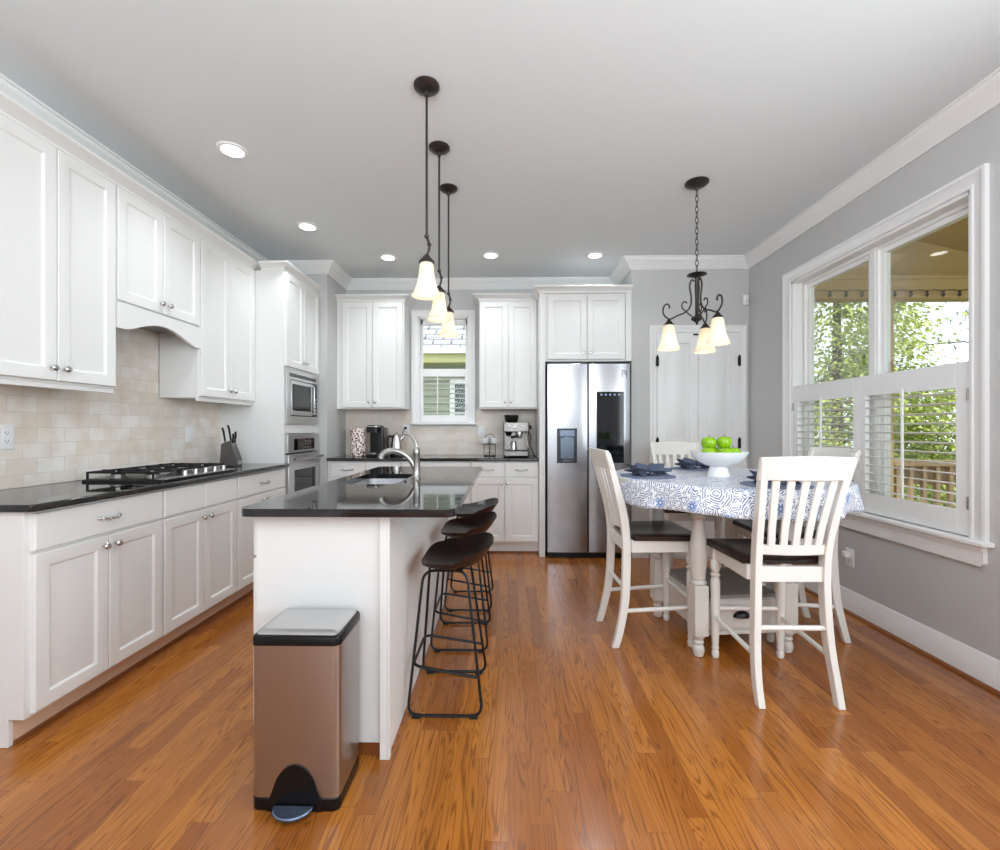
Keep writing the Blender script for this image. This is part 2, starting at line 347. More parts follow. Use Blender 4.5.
class MB:
    def __init__(s, world=True): s.b = bmesh.new(); s.world = world
    def box(s, x0, x1, y0, y1, z0, z1):
        v = [s.b.verts.new(c) for c in ((x0, y0, z0), (x1, y0, z0), (x1, y1, z0), (x0, y1, z0), (x0, y0, z1), (x1, y0, z1), (x1, y1, z1), (x0, y1, z1))]
        for f in ((0, 3, 2, 1), (4, 5, 6, 7), (0, 1, 5, 4), (1, 2, 6, 5), (2, 3, 7, 6), (3, 0, 4, 7)): s.b.faces.new([v[i] for i in f])
        return s
    def skin(s, loops, caps=True, closed=False):
        L = [[s.b.verts.new(p) for p in lp] for lp in loops]; m = len(L[0])
        rng = range(len(L)) if closed else range(len(L) - 1)
        for i in rng:
            A, B = L[i], L[(i + 1) % len(L)]
            for j in range(m): s.b.faces.new((A[j], A[(j + 1) % m], B[(j + 1) % m], B[j]))
        if caps and not closed:
            s.b.faces.new(L[0][::-1]); s.b.faces.new(L[-1])
        return s
    def tube(s, pts, r, n=8, closed=False, flat=1.0):
        p = [Vector(q) for q in pts]; m = len(p); loops = []
        up = None
        for i in range(m):
            if closed: t = (p[(i + 1) % m] - p[i - 1])
            else: t = p[min(i + 1, m - 1)] - p[max(i - 1, 0)]
            t.normalize()
            if up is None:
                up = Vector((0, 0, 1)) if abs(t.z) < .9 else Vector((1, 0, 0))
            up = (up - t * up.dot(t)); up.normalize()
            sd = t.cross(up); rr = r[i] if isinstance(r, (list, tuple)) else r
            loops.append([p[i] + (up * math.cos(2 * PI * k / n) * flat + sd * math.sin(2 * PI * k / n)) * rr for k in range(n)])
        return s.skin(loops, True, closed)
    def cyl(s, p0, p1, r0, r1=None, n=20): return s.tube([p0, p1], [r0, r0 if r1 is None else r1], n)
    def lathe(s, prof, c=(0, 0, 0), n=28, sx=1.0, sy=1.0, axis=None):
        loops = []
        for r, z in prof:
            lp = []
            for k in range(n):
                a = 2 * PI * k / n; q = Vector((r * math.cos(a) * sx, r * math.sin(a) * sy, z))
                if axis == 'X': q = Vector((q.z, q.x, q.y))
                elif axis == '-X': q = Vector((-q.z, q.x, q.y))
                elif axis == '-Y': q = Vector((q.x, -q.z, q.y))
                lp.append(q + Vector(c))
            loops.append(lp)
        return s.skin(loops)
    def rings(s, u0, u1, v0, v1, rg, o, x0):
        P = orient(o, x0)
        return s.skin([[P(u0 + i, v0 + i, d), P(u1 - i, v0 + i, d), P(u1 - i, v1 - i, d), P(u0 + i, v1 - i, d)] for i, d in rg])
    def prism(s, poly, o, x0, d0, d1):
        P = orient(o, x0); return s.skin([[P(u, v, d0) for u, v in poly], [P(u, v, d1) for u, v in poly]])
    def rbox(s, x0, x1, y0, y1, z0, z1, r, n=5, top=None):
        """box with rounded vertical edges; top = (inset, drop) chamfers the upper rim"""
        def loop(i, z):
            out = []; rr = max(r - i, 0.001)
            for cx, cy, a0 in ((x1 - i - rr, y1 - i - rr, 0), (x0 + i + rr, y1 - i - rr, 1), (x0 + i + rr, y0 + i + rr, 2), (x1 - i - rr, y0 + i + rr, 3)):
                for k in range(n + 1):
                    a = (a0 + k / n) * PI / 2; out.append((cx + rr * math.cos(a), cy + rr * math.sin(a), z))
            return out
        L = [loop(0, z0), loop(0, z1 if not top else z1 - top[1])]
        if top: L += [loop(top[0] * .3, z1 - top[1] * .3), loop(top[0], z1)]
        return s.skin(L)
    def ball(s, c, r, sc=(1, 1, 1), n=16):
        m = n // 2; prof = [(r * math.sin(PI * (i + .02) / (m + .04)), -r * math.cos(PI * (i + .02) / (m + .04)) * sc[2]) for i in range(m + 1)]
        return s.lathe(prof, c, n, sc[0], sc[1])
    def raw(s, v, f):
        V = [s.b.verts.new(p) for p in v]
        for q in f: s.b.faces.new([V[i] for i in q])
        return s
    def mesh(s, name, off, angle=35):
        s.b.normal_update(); bmesh.ops.recalc_face_normals(s.b, faces=s.b.faces)
        if off: bmesh.ops.translate(s.b, verts=s.b.verts, vec=-Vector(off))
        me = bpy.data.meshes.new(name); s.b.to_mesh(me); s.b.free()
        me.polygons.foreach_set('use_smooth', [True] * len(me.polygons)); me.set_sharp_from_angle(angle=math.radians(angle))
        return me

def tag(o, label=None, cat=None, group=None, kind=None):
    for k, v in (('label', label), ('category', cat), ('group', group), ('kind', kind)):
        if v: o[k] = v
    return o
def rootof(o):
    while o.parent: o = o.parent
    return o
def part(name, mb, mat, parent, bevel=0.0, seg=2, label=None, angle=35):
    off = rootof(parent).location if mb.world else None
    me = mb.mesh(name, off, angle); me.materials.append(mat)
    o = bpy.data.objects.new(name, me); COL.objects.link(o); o.parent = parent
    if bevel:
        m = o.modifiers.new('edge', 'BEVEL'); m.width = bevel; m.segments = seg; m.limit_method = 'ANGLE'; m.angle_limit = math.radians(40); m.harden_normals = False
    if label: o['label'] = label
    return o
def single(name, mb, mat, label=None, cat=None, group=None, kind=None, bevel=0.0, seg=2, loc=None, angle=35):
    if loc is None and mb.world and mb.b.verts:
        xs = [v.co for v in mb.b.verts]
        loc = Vector(((min(v.x for v in xs) + max(v.x for v in xs)) / 2, (min(v.y for v in xs) + max(v.y for v in xs)) / 2, min(v.z for v in xs)))
        if kind == 'structure': loc = Vector((0, 0, 0))
    me = mb.mesh(name, loc if mb.world else None, angle); me.materials.append(mat)
    o = bpy.data.objects.new(name, me); COL.objects.link(o); o.location = loc or (0, 0, 0)
    if bevel:
        m = o.modifiers.new('edge', 'BEVEL'); m.width = bevel; m.segments = seg; m.limit_method = 'ANGLE'; m.angle_limit = math.radians(40)
    return tag(o, label, cat, group, kind)
def thing(name, label, cat, loc=(0, 0, 0), rz=0.0, group=None, kind=None):
    o = bpy.data.objects.new(name, None); COL.objects.link(o); o.empty_display_size = 0.1
    o.location = loc; o.rotation_euler = (0, 0, rz)
    return tag(o, label, cat, group, kind)
def dup(o, loc, rz, label, group=None, parent=None):
    c = o.copy(); COL.objects.link(c)
    if parent is None:
        c.location = loc; c.rotation_euler = (0, 0, rz); c['label'] = label
        if group: c['group'] = group
    else: c.parent = parent
    for ch in list(o.children): dup(ch, None, None, None, None, c)
    return c

# ------------------------------------------------------------------ room shell
XL, XR, YF, YB, YR, H = -2.31, 2.205, -3.2, 4.725, 4.16, 2.74
XJ, YJ, XP = -1.708, 4.22, 1.135
T = 0.14
single('floor', MB().box(XL - T, XR + T, YF - T, YB + T, -0.1, 0), FLOOR, kind='structure')
single('ceiling', MB().box(XL - T, XR + T, YF - T, YB + T, H, H + 0.15), CEIL, kind='structure')
single('wall_left', MB().box(XL - T, XL, YF, YB + T, 0, H), WALL, kind='structure')
single('wall_left_return', MB().box(XL, XJ, YJ, YB, 0, H), WALL, kind='structure')
W2 = dict(x0=-0.945, x1=-0.415, z0=1.245, z1=2.358)          # back window opening
m = MB(); m.box(XL, W2['x0'], YB, YB + T, 0, H); m.box(W2['x1'], XR + T, YB, YB + T, 0, H)
m.box(W2['x0'], W2['x1'], YB, YB + T, 0, W2['z0']); m.box(W2['x0'], W2['x1'], YB, YB + T, W2['z1'], H)
single('wall_back', m, WALL, kind='structure')
single('wall_back_right', MB().box(XP, XR, YR, YB, 0, H), WALL, kind='structure')
W1 = dict(y0=2.178, y1=3.545, z0=0.667, z1=2.325)           # big side window opening
W3 = dict(y0=-0.60, y1=1.50, z0=0.65, z1=2.35)             # unseen side window, put in to light the left cabinets
m = MB(); x0, x1 = XR, XR + T
m.box(x0, x1, YF, W3['y0'], 0, H); m.box(x0, x1, W3['y1'], W1['y0'], 0, H); m.box(x0, x1, W1['y1'], YB, 0, H)
for q in (W1, W3):
    m.box(x0, x1, q['y0'], q['y1'], 0, q['z0']); m.box(x0, x1, q['y0'], q['y1'], q['z1'], H)
single('wall_right', m, WALL, kind='structure')
m = MB(); m.box(XL - T, -1.95, YF - T, YF, 0, H); m.box(1.95, XR + T, YF - T, YF, 0, H); m.box(-1.95, 1.95, YF - T, YF, 2.6, H); m.box(-1.95, 1.95, YF - T, YF, 0, 0.3)
single('wall_front', m, WALL, kind='structure')
m = MB()
for i in range(5): m.box(-1.95 + i * 0.96, -1.95 + i * 0.96 + 0.06, YF - 0.1, YF - 0.04, 0.3, 2.6)
m.box(-1.95, 1.95, YF - 0.1, YF - 0.04, 0.3, 0.37); m.box(-1.95, 1.95, YF - 0.1, YF - 0.04, 2.53, 2.6)
single('window_4', m, TRIM, kind='structure')
m = MB()
for i in range(3): m.box(XR + .04, XR + .1, W3['y0'] + i * 1.02, W3['y0'] + i * 1.02 + .06, W3['z0'], W3['z1'])
m.box(XR + .04, XR + .1, W3['y0'], W3['y1'], W3['z0'], W3['z0'] + .06); m.box(XR + .04, XR + .1, W3['y0'], W3['y1'], W3['z1'] - .06, W3['z1'])
single('window_added_frame', m, TRIM, kind='structure')

def sweep(path, prof, name, mat):
    """profile (out, z) swept along a floor-plan path whose inside is on its right"""
    n = len(path); loops = []
    dirs = [(Vector(path[i + 1]) - Vector(path[i])).normalized() for i in range(n - 1)]
    nor = [Vector((d.y, -d.x)) for d in dirs]
    for i in range(n):
        if i == 0: o = nor[0]
        elif i == n - 1: o = nor[-1]
        else:
            o = nor[i - 1] + nor[i]; o = o / max(o.dot(nor[i]), 0.2)
        loops.append([(path[i][0] + o.x * p, path[i][1] + o.y * p, z) for p, z in prof])
    return MB().skin(loops)
E = 0.0005
crown = [(E, H - .098), (.012, H - .098), (.016, H - .088), (.022, H - .084), (.03, H - .07), (.048, H - .048), (.07, H - .032), (.078, H - .024), (.082, H - .012), (.095, H - .01), (.095, H - E), (E, H - E)]
single('trim_1', sweep([(XL, YF), (XL, YJ), (XJ, YJ), (XJ, YB), (XP, YB), (XP, YR), (XR, YR), (XR, YF)], crown, 'trim_1', TRIM), TRIM, kind='structure')
bb = [(E, .0), (.016, .0), (.016, .115), (.012, .122), (.012, .132), (.006, .146), (E, .147)]
single('baseboard_right', sweep([(2.172, YR), (XR, YR), (XR, YF)], bb, 'b', TRIM), TRIM, kind='structure')
single('baseboard_back', sweep([(XP, YR), (1.288, YR)], bb, 'b', TRIM), TRIM, kind='structure')
single('baseboard_left', sweep([(XL, YF), (XL, 1.6)], bb, 'b', TRIM), TRIM, kind='structure')
shoe = [(.0165, 0), (.030, 0), (.029, .008), (.024, .015), (.0165, .018)]
single('trim_2', sweep([(2.172, YR), (XR, YR), (XR, YF)], shoe, 't', REDDISH), REDDISH, kind='structure')

# backsplash tile
m = MB(); m.box(XL + E, XL + .008, 1.637, 3.566, .91, 1.39); m.box(XL + E, XL + .008, 2.295, 2.925, 1.39, 1.93)
single('wall_left_backsplash', m, TILE_X, kind='structure')
m = MB(); ya, yb = YB - .008, YB - E
m.box(XJ + E, -1.018, ya, yb, .91, 1.379); m.box(-1.018, -.342, ya, yb, .91, 1.205); m.box(-.342, .288, ya, yb, .91, 1.379)
single('wall_back_backsplash', m, TILE_Y, kind='structure')

# ------------------------------------------------------------------ windows
def casing(o, x0, u0, u1, z0, z1, wd, root, stool=True):
    P = orient(o, x0); prof = [(0.0, 0.0), (0.0, .012), (.012, .014), (.02, .010), (wd - .022, .016), (wd - .014, .022), (wd, .022), (wd, 0.0)]
    # mitred three-sided frame
    loops = []
    for k in range(4):
        lp = []
        for i, d in prof:
            lp.append({0: P(u0 - i, z0, d), 1: P(u0 - i, z1 + i, d), 2: P(u1 + i, z1 + i, d), 3: P(u1 + i, z0, d)}[k])
        loops.append(lp)
    part('casing', MB().skin(loops), TRIM, root)
win = thing('window_1', None, None, (XR, 2.86, .66), kind='structure')
casing('R', XR - E, W1['y0'], W1['y1'], W1['z0'], W1['z1'], .078, win)
m = MB(); m.box(XR - .052, XR + .07, W1['y0'] - .1, W1['y1'] + .1, .645, .667)
part('sill', m, TRIM, win, .005)
m = MB(); m.prism([(W1['y0'] - .07, .645), (W1['y1'] + .07, .645), (W1['y1'] + .07, .565), (W1['y1'] + .055, .548), (W1['y0'] - .055, .548), (W1['y0'] - .07, .565)], 'R', XR - E, 0, .02)
m.prism([(W1['y0'] - .075, .645), (W1['y1'] + .075, .645), (W1['y1'] + .07, .622), (W1['y0'] - .07, .622)], 'R', XR - .02, 0, .012)
part('apron', m, TRIM, win)
m = MB(); xa, xb = XR + .0005, XR + T - .002           # jamb lining
m.box(xa, xb, W1['y0'], W1['y0'] + .018, .667, W1['z1']); m.box(xa, xb, W1['y1'] - .018, W1['y1'], .667, W1['z1']); m.box(xa, xb, W1['y0'], W1['y1'], W1['z1'] - .018, W1['z1'])
part('jamb', m, TRIM, win)
for gy0, gy1 in ((2.251, 2.771), (2.892, 3.45)):
    m = MB(); fr = [(-.05, -.05), (-.05, .0), (-.03, .004), (-.026, -.012), (0, -.014), (0, -.05)]
    for z0, z1 in ((.75, 1.45), (1.50, 2.255)):
        P = orient('R', XR + .065); loops = []
        c4 = [(gy0, z0), (gy1, z0), (gy1, z1), (gy0, z1)]; sg = [(1, 1), (-1, 1), (-1, -1), (1, -1)]
        for (cu, cv), (su, sv) in zip(c4, sg): loops.append([P(cu + i * su, cv + i * sv, d) for i, d in fr])
        m.skin(loops, closed=True)
    part('sash', m, TRIM, win)
    m = MB(); m.box(XR + .086, XR + .09, gy0 - .002, gy1 + .002, .74, 2.258)
    part('pane', m, GLASS, win)
m = MB(); m.box(XR + .06, XR + T - .002, 2.815, 2.85, .667, 2.307); m.box(XR + .1, XR + T - .002, 2.19, 3.53, .667, .70)
part('mullion', m, TRIM, win, .003)

def shutter(label, o, x0, u0, u1, z0, z1, lu0, lu1, lz0, lz1, nl, tilt, group, hinge_side, rodf=.5):
    P = orient(o, x0); r = thing('plantation_shutter', label, 'shutter', P((u0 + u1) / 2, z0, 0), group=group)
    m = MB(); th = .027
    def bx(a, b, c, d, t0=0.0, t1=th):
        p, q = P(a, c, t0), P(b, d, t1)
        m.box(min(p[0], q[0]), max(p[0], q[0]), min(p[1], q[1]), max(p[1], q[1]), c, d)
    bx(u0, lu0, z0, z1); bx(lu1, u1, z0, z1); bx(lu0, lu1, z0, lz0); bx(lu0, lu1, lz1, z1)
    part('frame', m, TRIM, r, .002)
    m = MB(); st = (lz1 - lz0) / nl
    for i in range(nl):
        zc = lz0 + (i + .5) * st; hw = st * .50; c, s = math.cos(tilt), math.sin(tilt)
        sec = [(-hw, 0), (-hw * .5, .0042), (hw * .5, .0042), (hw, 0), (hw * .5, -.0042), (-hw * .5, -.0042)]
        m.skin([[P(u, zc + a * s + b * c, th / 2 + a * c - b * s) for a, b in sec] for u in (lu0 + .002, lu1 - .002)])
    part('louvers', m, TRIM, r)
    ur = lu0 + (lu1 - lu0) * rodf; m = MB(); p, q = P(ur - .006, lz0, th / 2 + st * .5), P(ur + .006, lz1, th / 2 + st * .5 + .011)
    m.box(min(p[0], q[0]), max(p[0], q[0]), min(p[1], q[1]), max(p[1], q[1]), lz0 + .01, lz1 + .02)
    part('tilt_rod', m, TRIM, r, .002)
    uh = u0 if hinge_side < 0 else u1
    for zh in (z0 + .16, z1 - .16): part('hinge', MB().cyl(P(uh, zh - .03, th + .004), P(uh, zh + .03, th + .004), .005, n=10), NICKEL, r, label='small metal hinge')
    return r
shutter('white louvered shutter over the near half of the big side window, nearer the camera', 'R', XR + .032, 2.199, 2.868, .669, 1.512, 2.262, 2.825, .788, 1.388, 12, 0.10, 'plantation shutters on the side window', -1)
shutter('white louvered shutter on the big side window, the one farther from the camera', 'R', XR + .032, 2.872, 3.524, .669, 1.512, 2.92, 3.475, .788, 1.388, 12, 0.10, 'plantation shutters on the side window', 1)

r3 = thing('window_added_trim', None, None, (XR, .45, .65), kind='structure')  # casing and glass of the added side window
casing('R', XR - E, W3['y0'], W3['y1'], W3['z0'], W3['z1'], .078, r3)
part('sill', MB().box(XR - .052, XR + .04, W3['y0'] - .1, W3['y1'] + .1, .628, .65), TRIM, r3, .005)
part('apron', MB().box(XR - .02, XR - E, W3['y0'] - .07, W3['y1'] + .07, .55, .628 - E), TRIM, r3, .003)
part('pane', MB().box(XR + .07, XR + .075, W3['y0'], W3['y1'], W3['z0'], W3['z1']), GLASS, r3)
win2 = thing('window_2', None, None, (-.68, YB, 1.24), kind='structure')
casing('B', YB - E, W2['x0'], W2['x1'], W2['z0'], W2['z1'], .068, win2)
part('sill', MB().box(W2['x0'] - .085, W2['x1'] + .085, YB - .045, YB + .06, W2['z0'] - .02, W2['z0']), TRIM, win2, .004)
m = MB(); ya, yb = YB + E, YB + T - .002
m.box(W2['x0'], W2['x0'] + .015, ya, yb, W2['z0'], W2['z1']); m.box(W2['x1'] - .015, W2['x1'], ya, yb, W2['z0'], W2['z1']); m.box(W2['x0'], W2['x1'], ya, yb, W2['z1'] - .015, W2['z1'])
part('jamb', m, TRIM, win2)
m = MB()
for z0, z1 in ((1.26, 1.79), (1.79, 2.343)):
    m.box(-.93, -.907, YB + .06, YB + .1, z0, z1); m.box(-.453, -.43, YB + .06, YB + .1, z0, z1); m.box(-.93, -.43, YB + .06, YB + .1, z0, z0 + .03); m.box(-.93, -.43, YB + .06, YB + .1, z1 - (.03 if z1 < 2 else .052), z1)
part('sash', m, TRIM, win2, .003)
part('pane', MB().box(-.915, -.445, YB + .078, YB + .082, 1.28, 2.3), GLASS, win2)
shutter('white louvered shutter on the small window between the back wall cabinets', 'B', YB + .045, -.928, -.432, 1.247, 1.815, -.897, -.455, 1.325, 1.735, 8, 0.12, None, 1, .35)

# ------------------------------------------------------------------ closet double door
dr = thing('door_1', None, None, (1.736, YR, 0), kind='structure')
casing('B', YR - E, 1.362, 2.110, 0.0, 2.066, .062, dr)
for i, (a, b) in enumerate(((1.366, 1.7345), (1.7375, 2.106))):
    m = MB(); rg = lambda: None
    m.box(a, b, YR - .008, YR - .0005, .008, 2.06)
    for (z0, z1) in ((.15, .93), (1.05, 1.96)):
        pass
    st = .075
    m.box(a, a + st, YR - .022, YR - .008, .008, 2.06); m.box(b - st, b, YR - .022, YR - .008, .008, 2.06)
    for z0, z1 in ((.008, .16), (.93, 1.06), (1.965, 2.06)): m.box(a + st, b - st, YR - .022, YR - .008, z0, z1)
    for z0, z1 in ((.16, .93), (1.06, 1.965)):
        m.rings(a + st, b - st, z0, z1, [(0, 0), (.006, .003), (.03, .003), (.045, .010)], 'B', YR - .008)
    lf = part('door_leaf', m, TRIM, dr, .002)
    xh = a - .001 if i == 0 else b + .001
    for zh in (.3, 1.05, 1.80):
        h = MB(); h.cyl((xh, YR - .027, zh - .045), (xh, YR - .027, zh + .045), .007, n=10); h.ball((xh, YR - .027, zh + .05), .008); h.box(xh - .014, xh + .014, YR - .026, YR - .0235, zh - .042, zh + .042)
        part('hinge', h, BLACKM, lf)
m = MB(); m.box(1.69, 1.735, YR - .028, YR - .0225, 2.035, 2.05)
part('ball_catch', m, BLACKM, dr)

# ------------------------------------------------------------------ cabinets
DR = [(0, 0), (0, .017), (.003, .02), (.052, .02), (.055, .018), (.058, .013), (.062, .0105), (.066, .0105)]
SLAB = [(0, 0), (0, .016), (.004, .02), (.008, .02)]
def knob_mb(o, x0, u, z):
    ax = {'L': 'X', 'R': '-X', 'B': '-Y'}[o]; P = orient(o, x0)
    return MB().lathe([(.0045, 0), (.0045, .010), (.008, .014), (.0135, .018), (.0145, .023), (.011, .028), (.004, .030)], P(u, z, .02), 14, axis=ax)
def pull_mb(o, x0, u, z, L=.10):
    P = orient(o, x0); m = MB()
    m.tube([P(*q) for q in catmull([(u - L / 2, z, .02), (u - L / 2 + .006, z, .036), (u - L * .25, z - .004, .044), (u, z - .005, .046), (u + L * .25, z - .004, .044), (u + L / 2 - .006, z, .036), (u + L / 2, z, .02)], 4)], .0042, 8)
    for k in (-1, 0, 1): m.ball(P(u + k * L * .2, z - .0045, .0445), .0066, n=10)
    for k in (-1, 1): m.ball(P(u + k * L / 2, z, .024), .008, n=10)
    return m
def door(o, x0, a, b, z0, z1, root, kn=None):
    d = part('door', MB().rings(a, b, z0, z1, DR, o, x0), WHITE, root)
    if kn: part('knob', knob_mb(o, x0, *kn), CHROME, d, label='small metal knob')
    return d
def drawer(o, x0, a, b, z0, z1, root, pull=True):
    d = part('drawer', MB().rings(a, b, z0, z1, SLAB, o, x0), WHITE, root)
    if pull: part('pull', pull_mb(o, x0, (a + b) / 2, (z0 + z1) / 2), CHROME, d, label='metal bow pull')
    return d
def crown_on(path, z, root, p0=.0):
    pr = [(p0, z), (.008, z), (.010, z + .012), (.022, z + .022), (.04, z + .036), (.05, z + .04), (.056, z + .046), (.056, z + .056), (p0, z + .056)]
    return part('crown_molding', sweep(path, pr, 'c', WHITE), WHITE, root)
G = .004
XF = -1.795        # left face-frame plane, doors stand 2 cm proud of it
ZT = .879
def base_left(y0, y1, label, mode, end=False):
    r = thing('base_cabinet', label, 'cabinet', ((XL + XF) / 2, (y0 + y1) / 2, 0), group='base cabinets along the left wall')
    m = MB(); m.box(XL + E, XF, y0 + E, y1 - E, .105, ZT)
    if end: m.box(XL + .018, XF - .06, y0 + E, y0 + .018, 0.001, .105)
    part('body', m, WHITE, r, .0015)
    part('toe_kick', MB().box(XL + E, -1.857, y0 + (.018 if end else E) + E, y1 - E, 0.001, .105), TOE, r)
    part('shoe_molding', MB().box(-1.857 + E, -1.846, y0 + (.018 if end else E) + E, y1 - E, 0.001, .016), REDDISH, r, label='thin brown wooden strip along the floor')
    a, b = y0 + (.022 if end else .006), y1 - .006; c = (a + b) / 2
    if mode == 'one': drawer('L', XF, a, b, .726, .867, r)
    elif mode == 'false':
        drawer('L', XF, a, c - G / 2, .726, .867, r, False); drawer('L', XF, c + G / 2, b, .726, .867, r, False)
    door('L', XF, a, c - G / 2, .118, .714, r, (c - .03, .672)); door('L', XF, c + G / 2, b, .118, .714, r, (c + .03, .672))
    return r
yc = [1.637, 2.291, 2.928, 3.567, 4.2185]
base_left(yc[0], yc[1], 'white base cabinet on the left wall with exposed end panel and one wide drawer', 'one', True)
base_left(yc[1], yc[2], 'white base cabinet directly below the gas cooktop, two plain fronts above its doors', 'false')
base_left(yc[2], yc[3], 'white base cabinet with one wide drawer between cooktop cabinet and wall oven', 'one')
XU = -2.04
def upper_left(y0, y1, label, zb, valance=False):
    r = thing('wall_cabinet', label, 'cabinet', ((XL + XU) / 2, (y0 + y1) / 2, zb), group='wall cabinets along the left wall')
    part('body', MB().box(XL + .0085, XU, y0 + E, y1 - E, zb, 2.452), WHITE, r, .0015)
    a, b = y0 + .006, y1 - .006; c = (a + b) / 2; zd = zb + .012
    door('L', XU, a, c - G / 2, zd, 2.445, r, (c - .03, zd + .055)); door('L', XU, c + G / 2, b, zd, 2.445, r, (c + .03, zd + .055))
    if valance:
        pts = [(y0 + E, zb - E)]
        n = 24; z_end, z_mid = zb - .135, zb - .062
        cur = []
        for i in range(n + 1):
            t = i / n; s = min(1, max(0, (min(t, 1 - t) - .07) / .43)); s = math.sin(s * PI / 2) ** 1.35
            cur.append((y0 + E + (y1 - y0 - 2 * E) * t, z_end + (z_mid - z_end) * s))
        poly = [(y0 + E, zb - E)] + cur + [(y1 - E, zb - E)]
        part('valance', MB().prism(poly, 'L', XU, 0, .02), WHITE, r)
        part('hood_liner', MB().box(XL + .009, XU - .004, y0 + .02, y1 - .02, zb - .035, zb - E), STEEL, r, label='metal hood insert under the cabinet')
    else:
        part('light_rail', MB().box(XU - .02, XU, y0 + E, y1 - E, zb - .022, zb - E), WHITE, r, .002)
    crown_on([(XU + .001, y0), (XU + .001, y1)], 2.452, r, -.02)
    return r
upper_left(yc[0] + .04, yc[1], 'tall white wall cabinet nearest the camera on the left wall', 1.39)
upper_left(yc[1], yc[2], 'short white wall cabinet with arched valance above the gas cooktop', 1.846, True)
upper_left(yc[2], yc[3], 'tall white wall cabinet above the knife block, beside the oven cabinet', 1.39)

# oven tower
ot = thing('oven_cabinet', 'tall white cabinet housing the microwave and wall oven', 'cabinet', ((XL + XF) / 2, 3.893, 0))
y0, y1 = yc[3], yc[4]
m = MB(); fx0 = XF - .02
m.box(XL + E, fx0, y0 + E, y0 + .02, .001, 2.452); m.box(XL + E, fx0, y1 - .02, y1 - E, .001, 2.452)
m.box(XL + E, XL + .02, y0 + .02, y1 - .02, .001, 2.452)
for z in (.1, .40, 1.165, 1.66, 2.43): m.box(XL + .02, fx0, y0 + .02, y1 - .02, z, z + .02)
m.box(fx0, XF, y0 + E, y0 + .035, .1, 2.452); m.box(fx0, XF, y1 - .035, y1 - E, .1, 2.452)
for z0, z1 in ((.1, .43), (1.145, 1.225), (1.655, 2.452)): m.box(fx0, XF, y0 + .035, y1 - .035, z0, z1)
part('body', m, WHITE, ot, .001)
part('toe_kick', MB().box(XL + E, -1.857, y0 + .02, y1 - .02, 0.001, .1), WHITE, ot)
a, b = y0 + .012, y1 - .012; c = (a + b) / 2
door('L', XF, a, c - G / 2, 1.69, 2.445, ot, (c - .03, 1.75)); door('L', XF, c + G / 2, b, 1.69, 2.445, ot, (c + .03, 1.75))
drawer('L', XF, a, b, .13, .40, ot)
pr = [(-.02, 2.452), (.008, 2.452), (.010, 2.464), (.022, 2.474), (.04, 2.488), (.05, 2.492), (.056, 2.498), (.056, 2.508), (-.02, 2.508)]
part('crown_molding', sweep([(XL + .34, y0 + .001), (XF + .001, y0 + .001), (XF + .001, y1 - .001)], pr, 'c', WHITE), WHITE, ot)

# microwave with trim kit
mw = thing('microwave', 'built-in stainless microwave in the tall cabinet above the wall oven', 'microwave', (-1.95, c, 1.19))
a, b = y0 + .037, y1 - .037
part('body', MB().box(-2.2, -1.816, a + .02, b - .02, 1.24, 1.64), BLACK, mw)
m = MB(); P = orient('L', XF + E)
for u0_, u1_, z0_, z1_ in ((a - .012, a + .045, 1.222, 1.662), (b - .03, b + .012, 1.222, 1.662), (a + .045, b - .03, 1.59, 1.662), (a + .045, b - .03, 1.222, 1.29)):
    m.box(XF + E, XF + .016, u0_, u1_, z0_, z1_)
part('trim_frame', m, OSTEEL, mw, .002)
m = MB()
for i in range(22): m.box(XF + .0165, XF + .0175, a + .03 + i * .0232, a + .043 + i * .0232, 1.612, 1.642)
part('vent_slots', m, BLACK, mw, label='row of dark vent slots above the door')
part('door', MB().box(XF - .02, XF + .022, a + .05, b - .13, 1.295, 1.585), OSTEEL, mw, .003)
part('window', MB().box(XF + .0225, XF + .024, a + .07, b - .165, 1.335, 1.555), DGLASS, mw, .001)
part('control_panel', MB().box(XF - .02, XF + .022, b - .125, b - .035, 1.295, 1.585), DGLASS, mw, .002)
m = MB(); m.tube([(XF + .023, b - .145, 1.31), (XF + .045, b - .145, 1.32), (XF + .045, b - .145, 1.56), (XF + .023, b - .145, 1.57)], .006, 8)
part('handle', m, OSTEEL, mw)
m = MB()
for i in range(5):
    for j in range(2): m.box(XF + .0222, XF + .0235, b - .112 + j * .032, b - .09 + j * .032, 1.31 + i * .032, 1.33 + i * .032)
part('keypad', m, OSTEEL, mw)
part('display', MB().box(XF + .0222, XF + .023, b - .112, b - .055, 1.53, 1.565), SCREEN, mw)

ov = thing('wall_oven', 'stainless wall oven in the tall cabinet, below the microwave', 'oven', (-1.95, c, .42))
part('body', MB().box(-2.25, -1.817, a + .02, b - .02, .425, 1.13), BLACK, ov)
part('control_panel', MB().box(XF + E, XF + .024, a - .012, b + .012, .985, 1.14), OSTEEL, ov, .003)
part('display', MB().box(XF + .0245, XF + .026, a + .09, b - .1, 1.005, 1.10), DGLASS, ov)
m = MB()
for i in range(4):
    for j in range(3): m.box(XF + .0262, XF + .0272, a + .28 + i * .035, a + .298 + i * .035, 1.018 + j * .026, 1.032 + j * .026)
part('touch_keys', m, NICKEL, ov)
part('door', MB().box(XF + E, XF + .03, a - .012, b + .012, .44, .972), OSTEEL, ov, .004)
m = MB(); m.box(XF + .0305, XF + .032, a + .09, b - .09, .52, .84)
part('window', m, DGLASS, ov)
m = MB(); m.tube([(XF + .065, a + .02, .935), (XF + .065, b - .02, .935)], .013, 14)
for yy in (a + .05, b - .05): m.cyl((XF + .03, yy, .935), (XF + .065, yy, .935), .009)
part('handle', m, CHROME, ov)

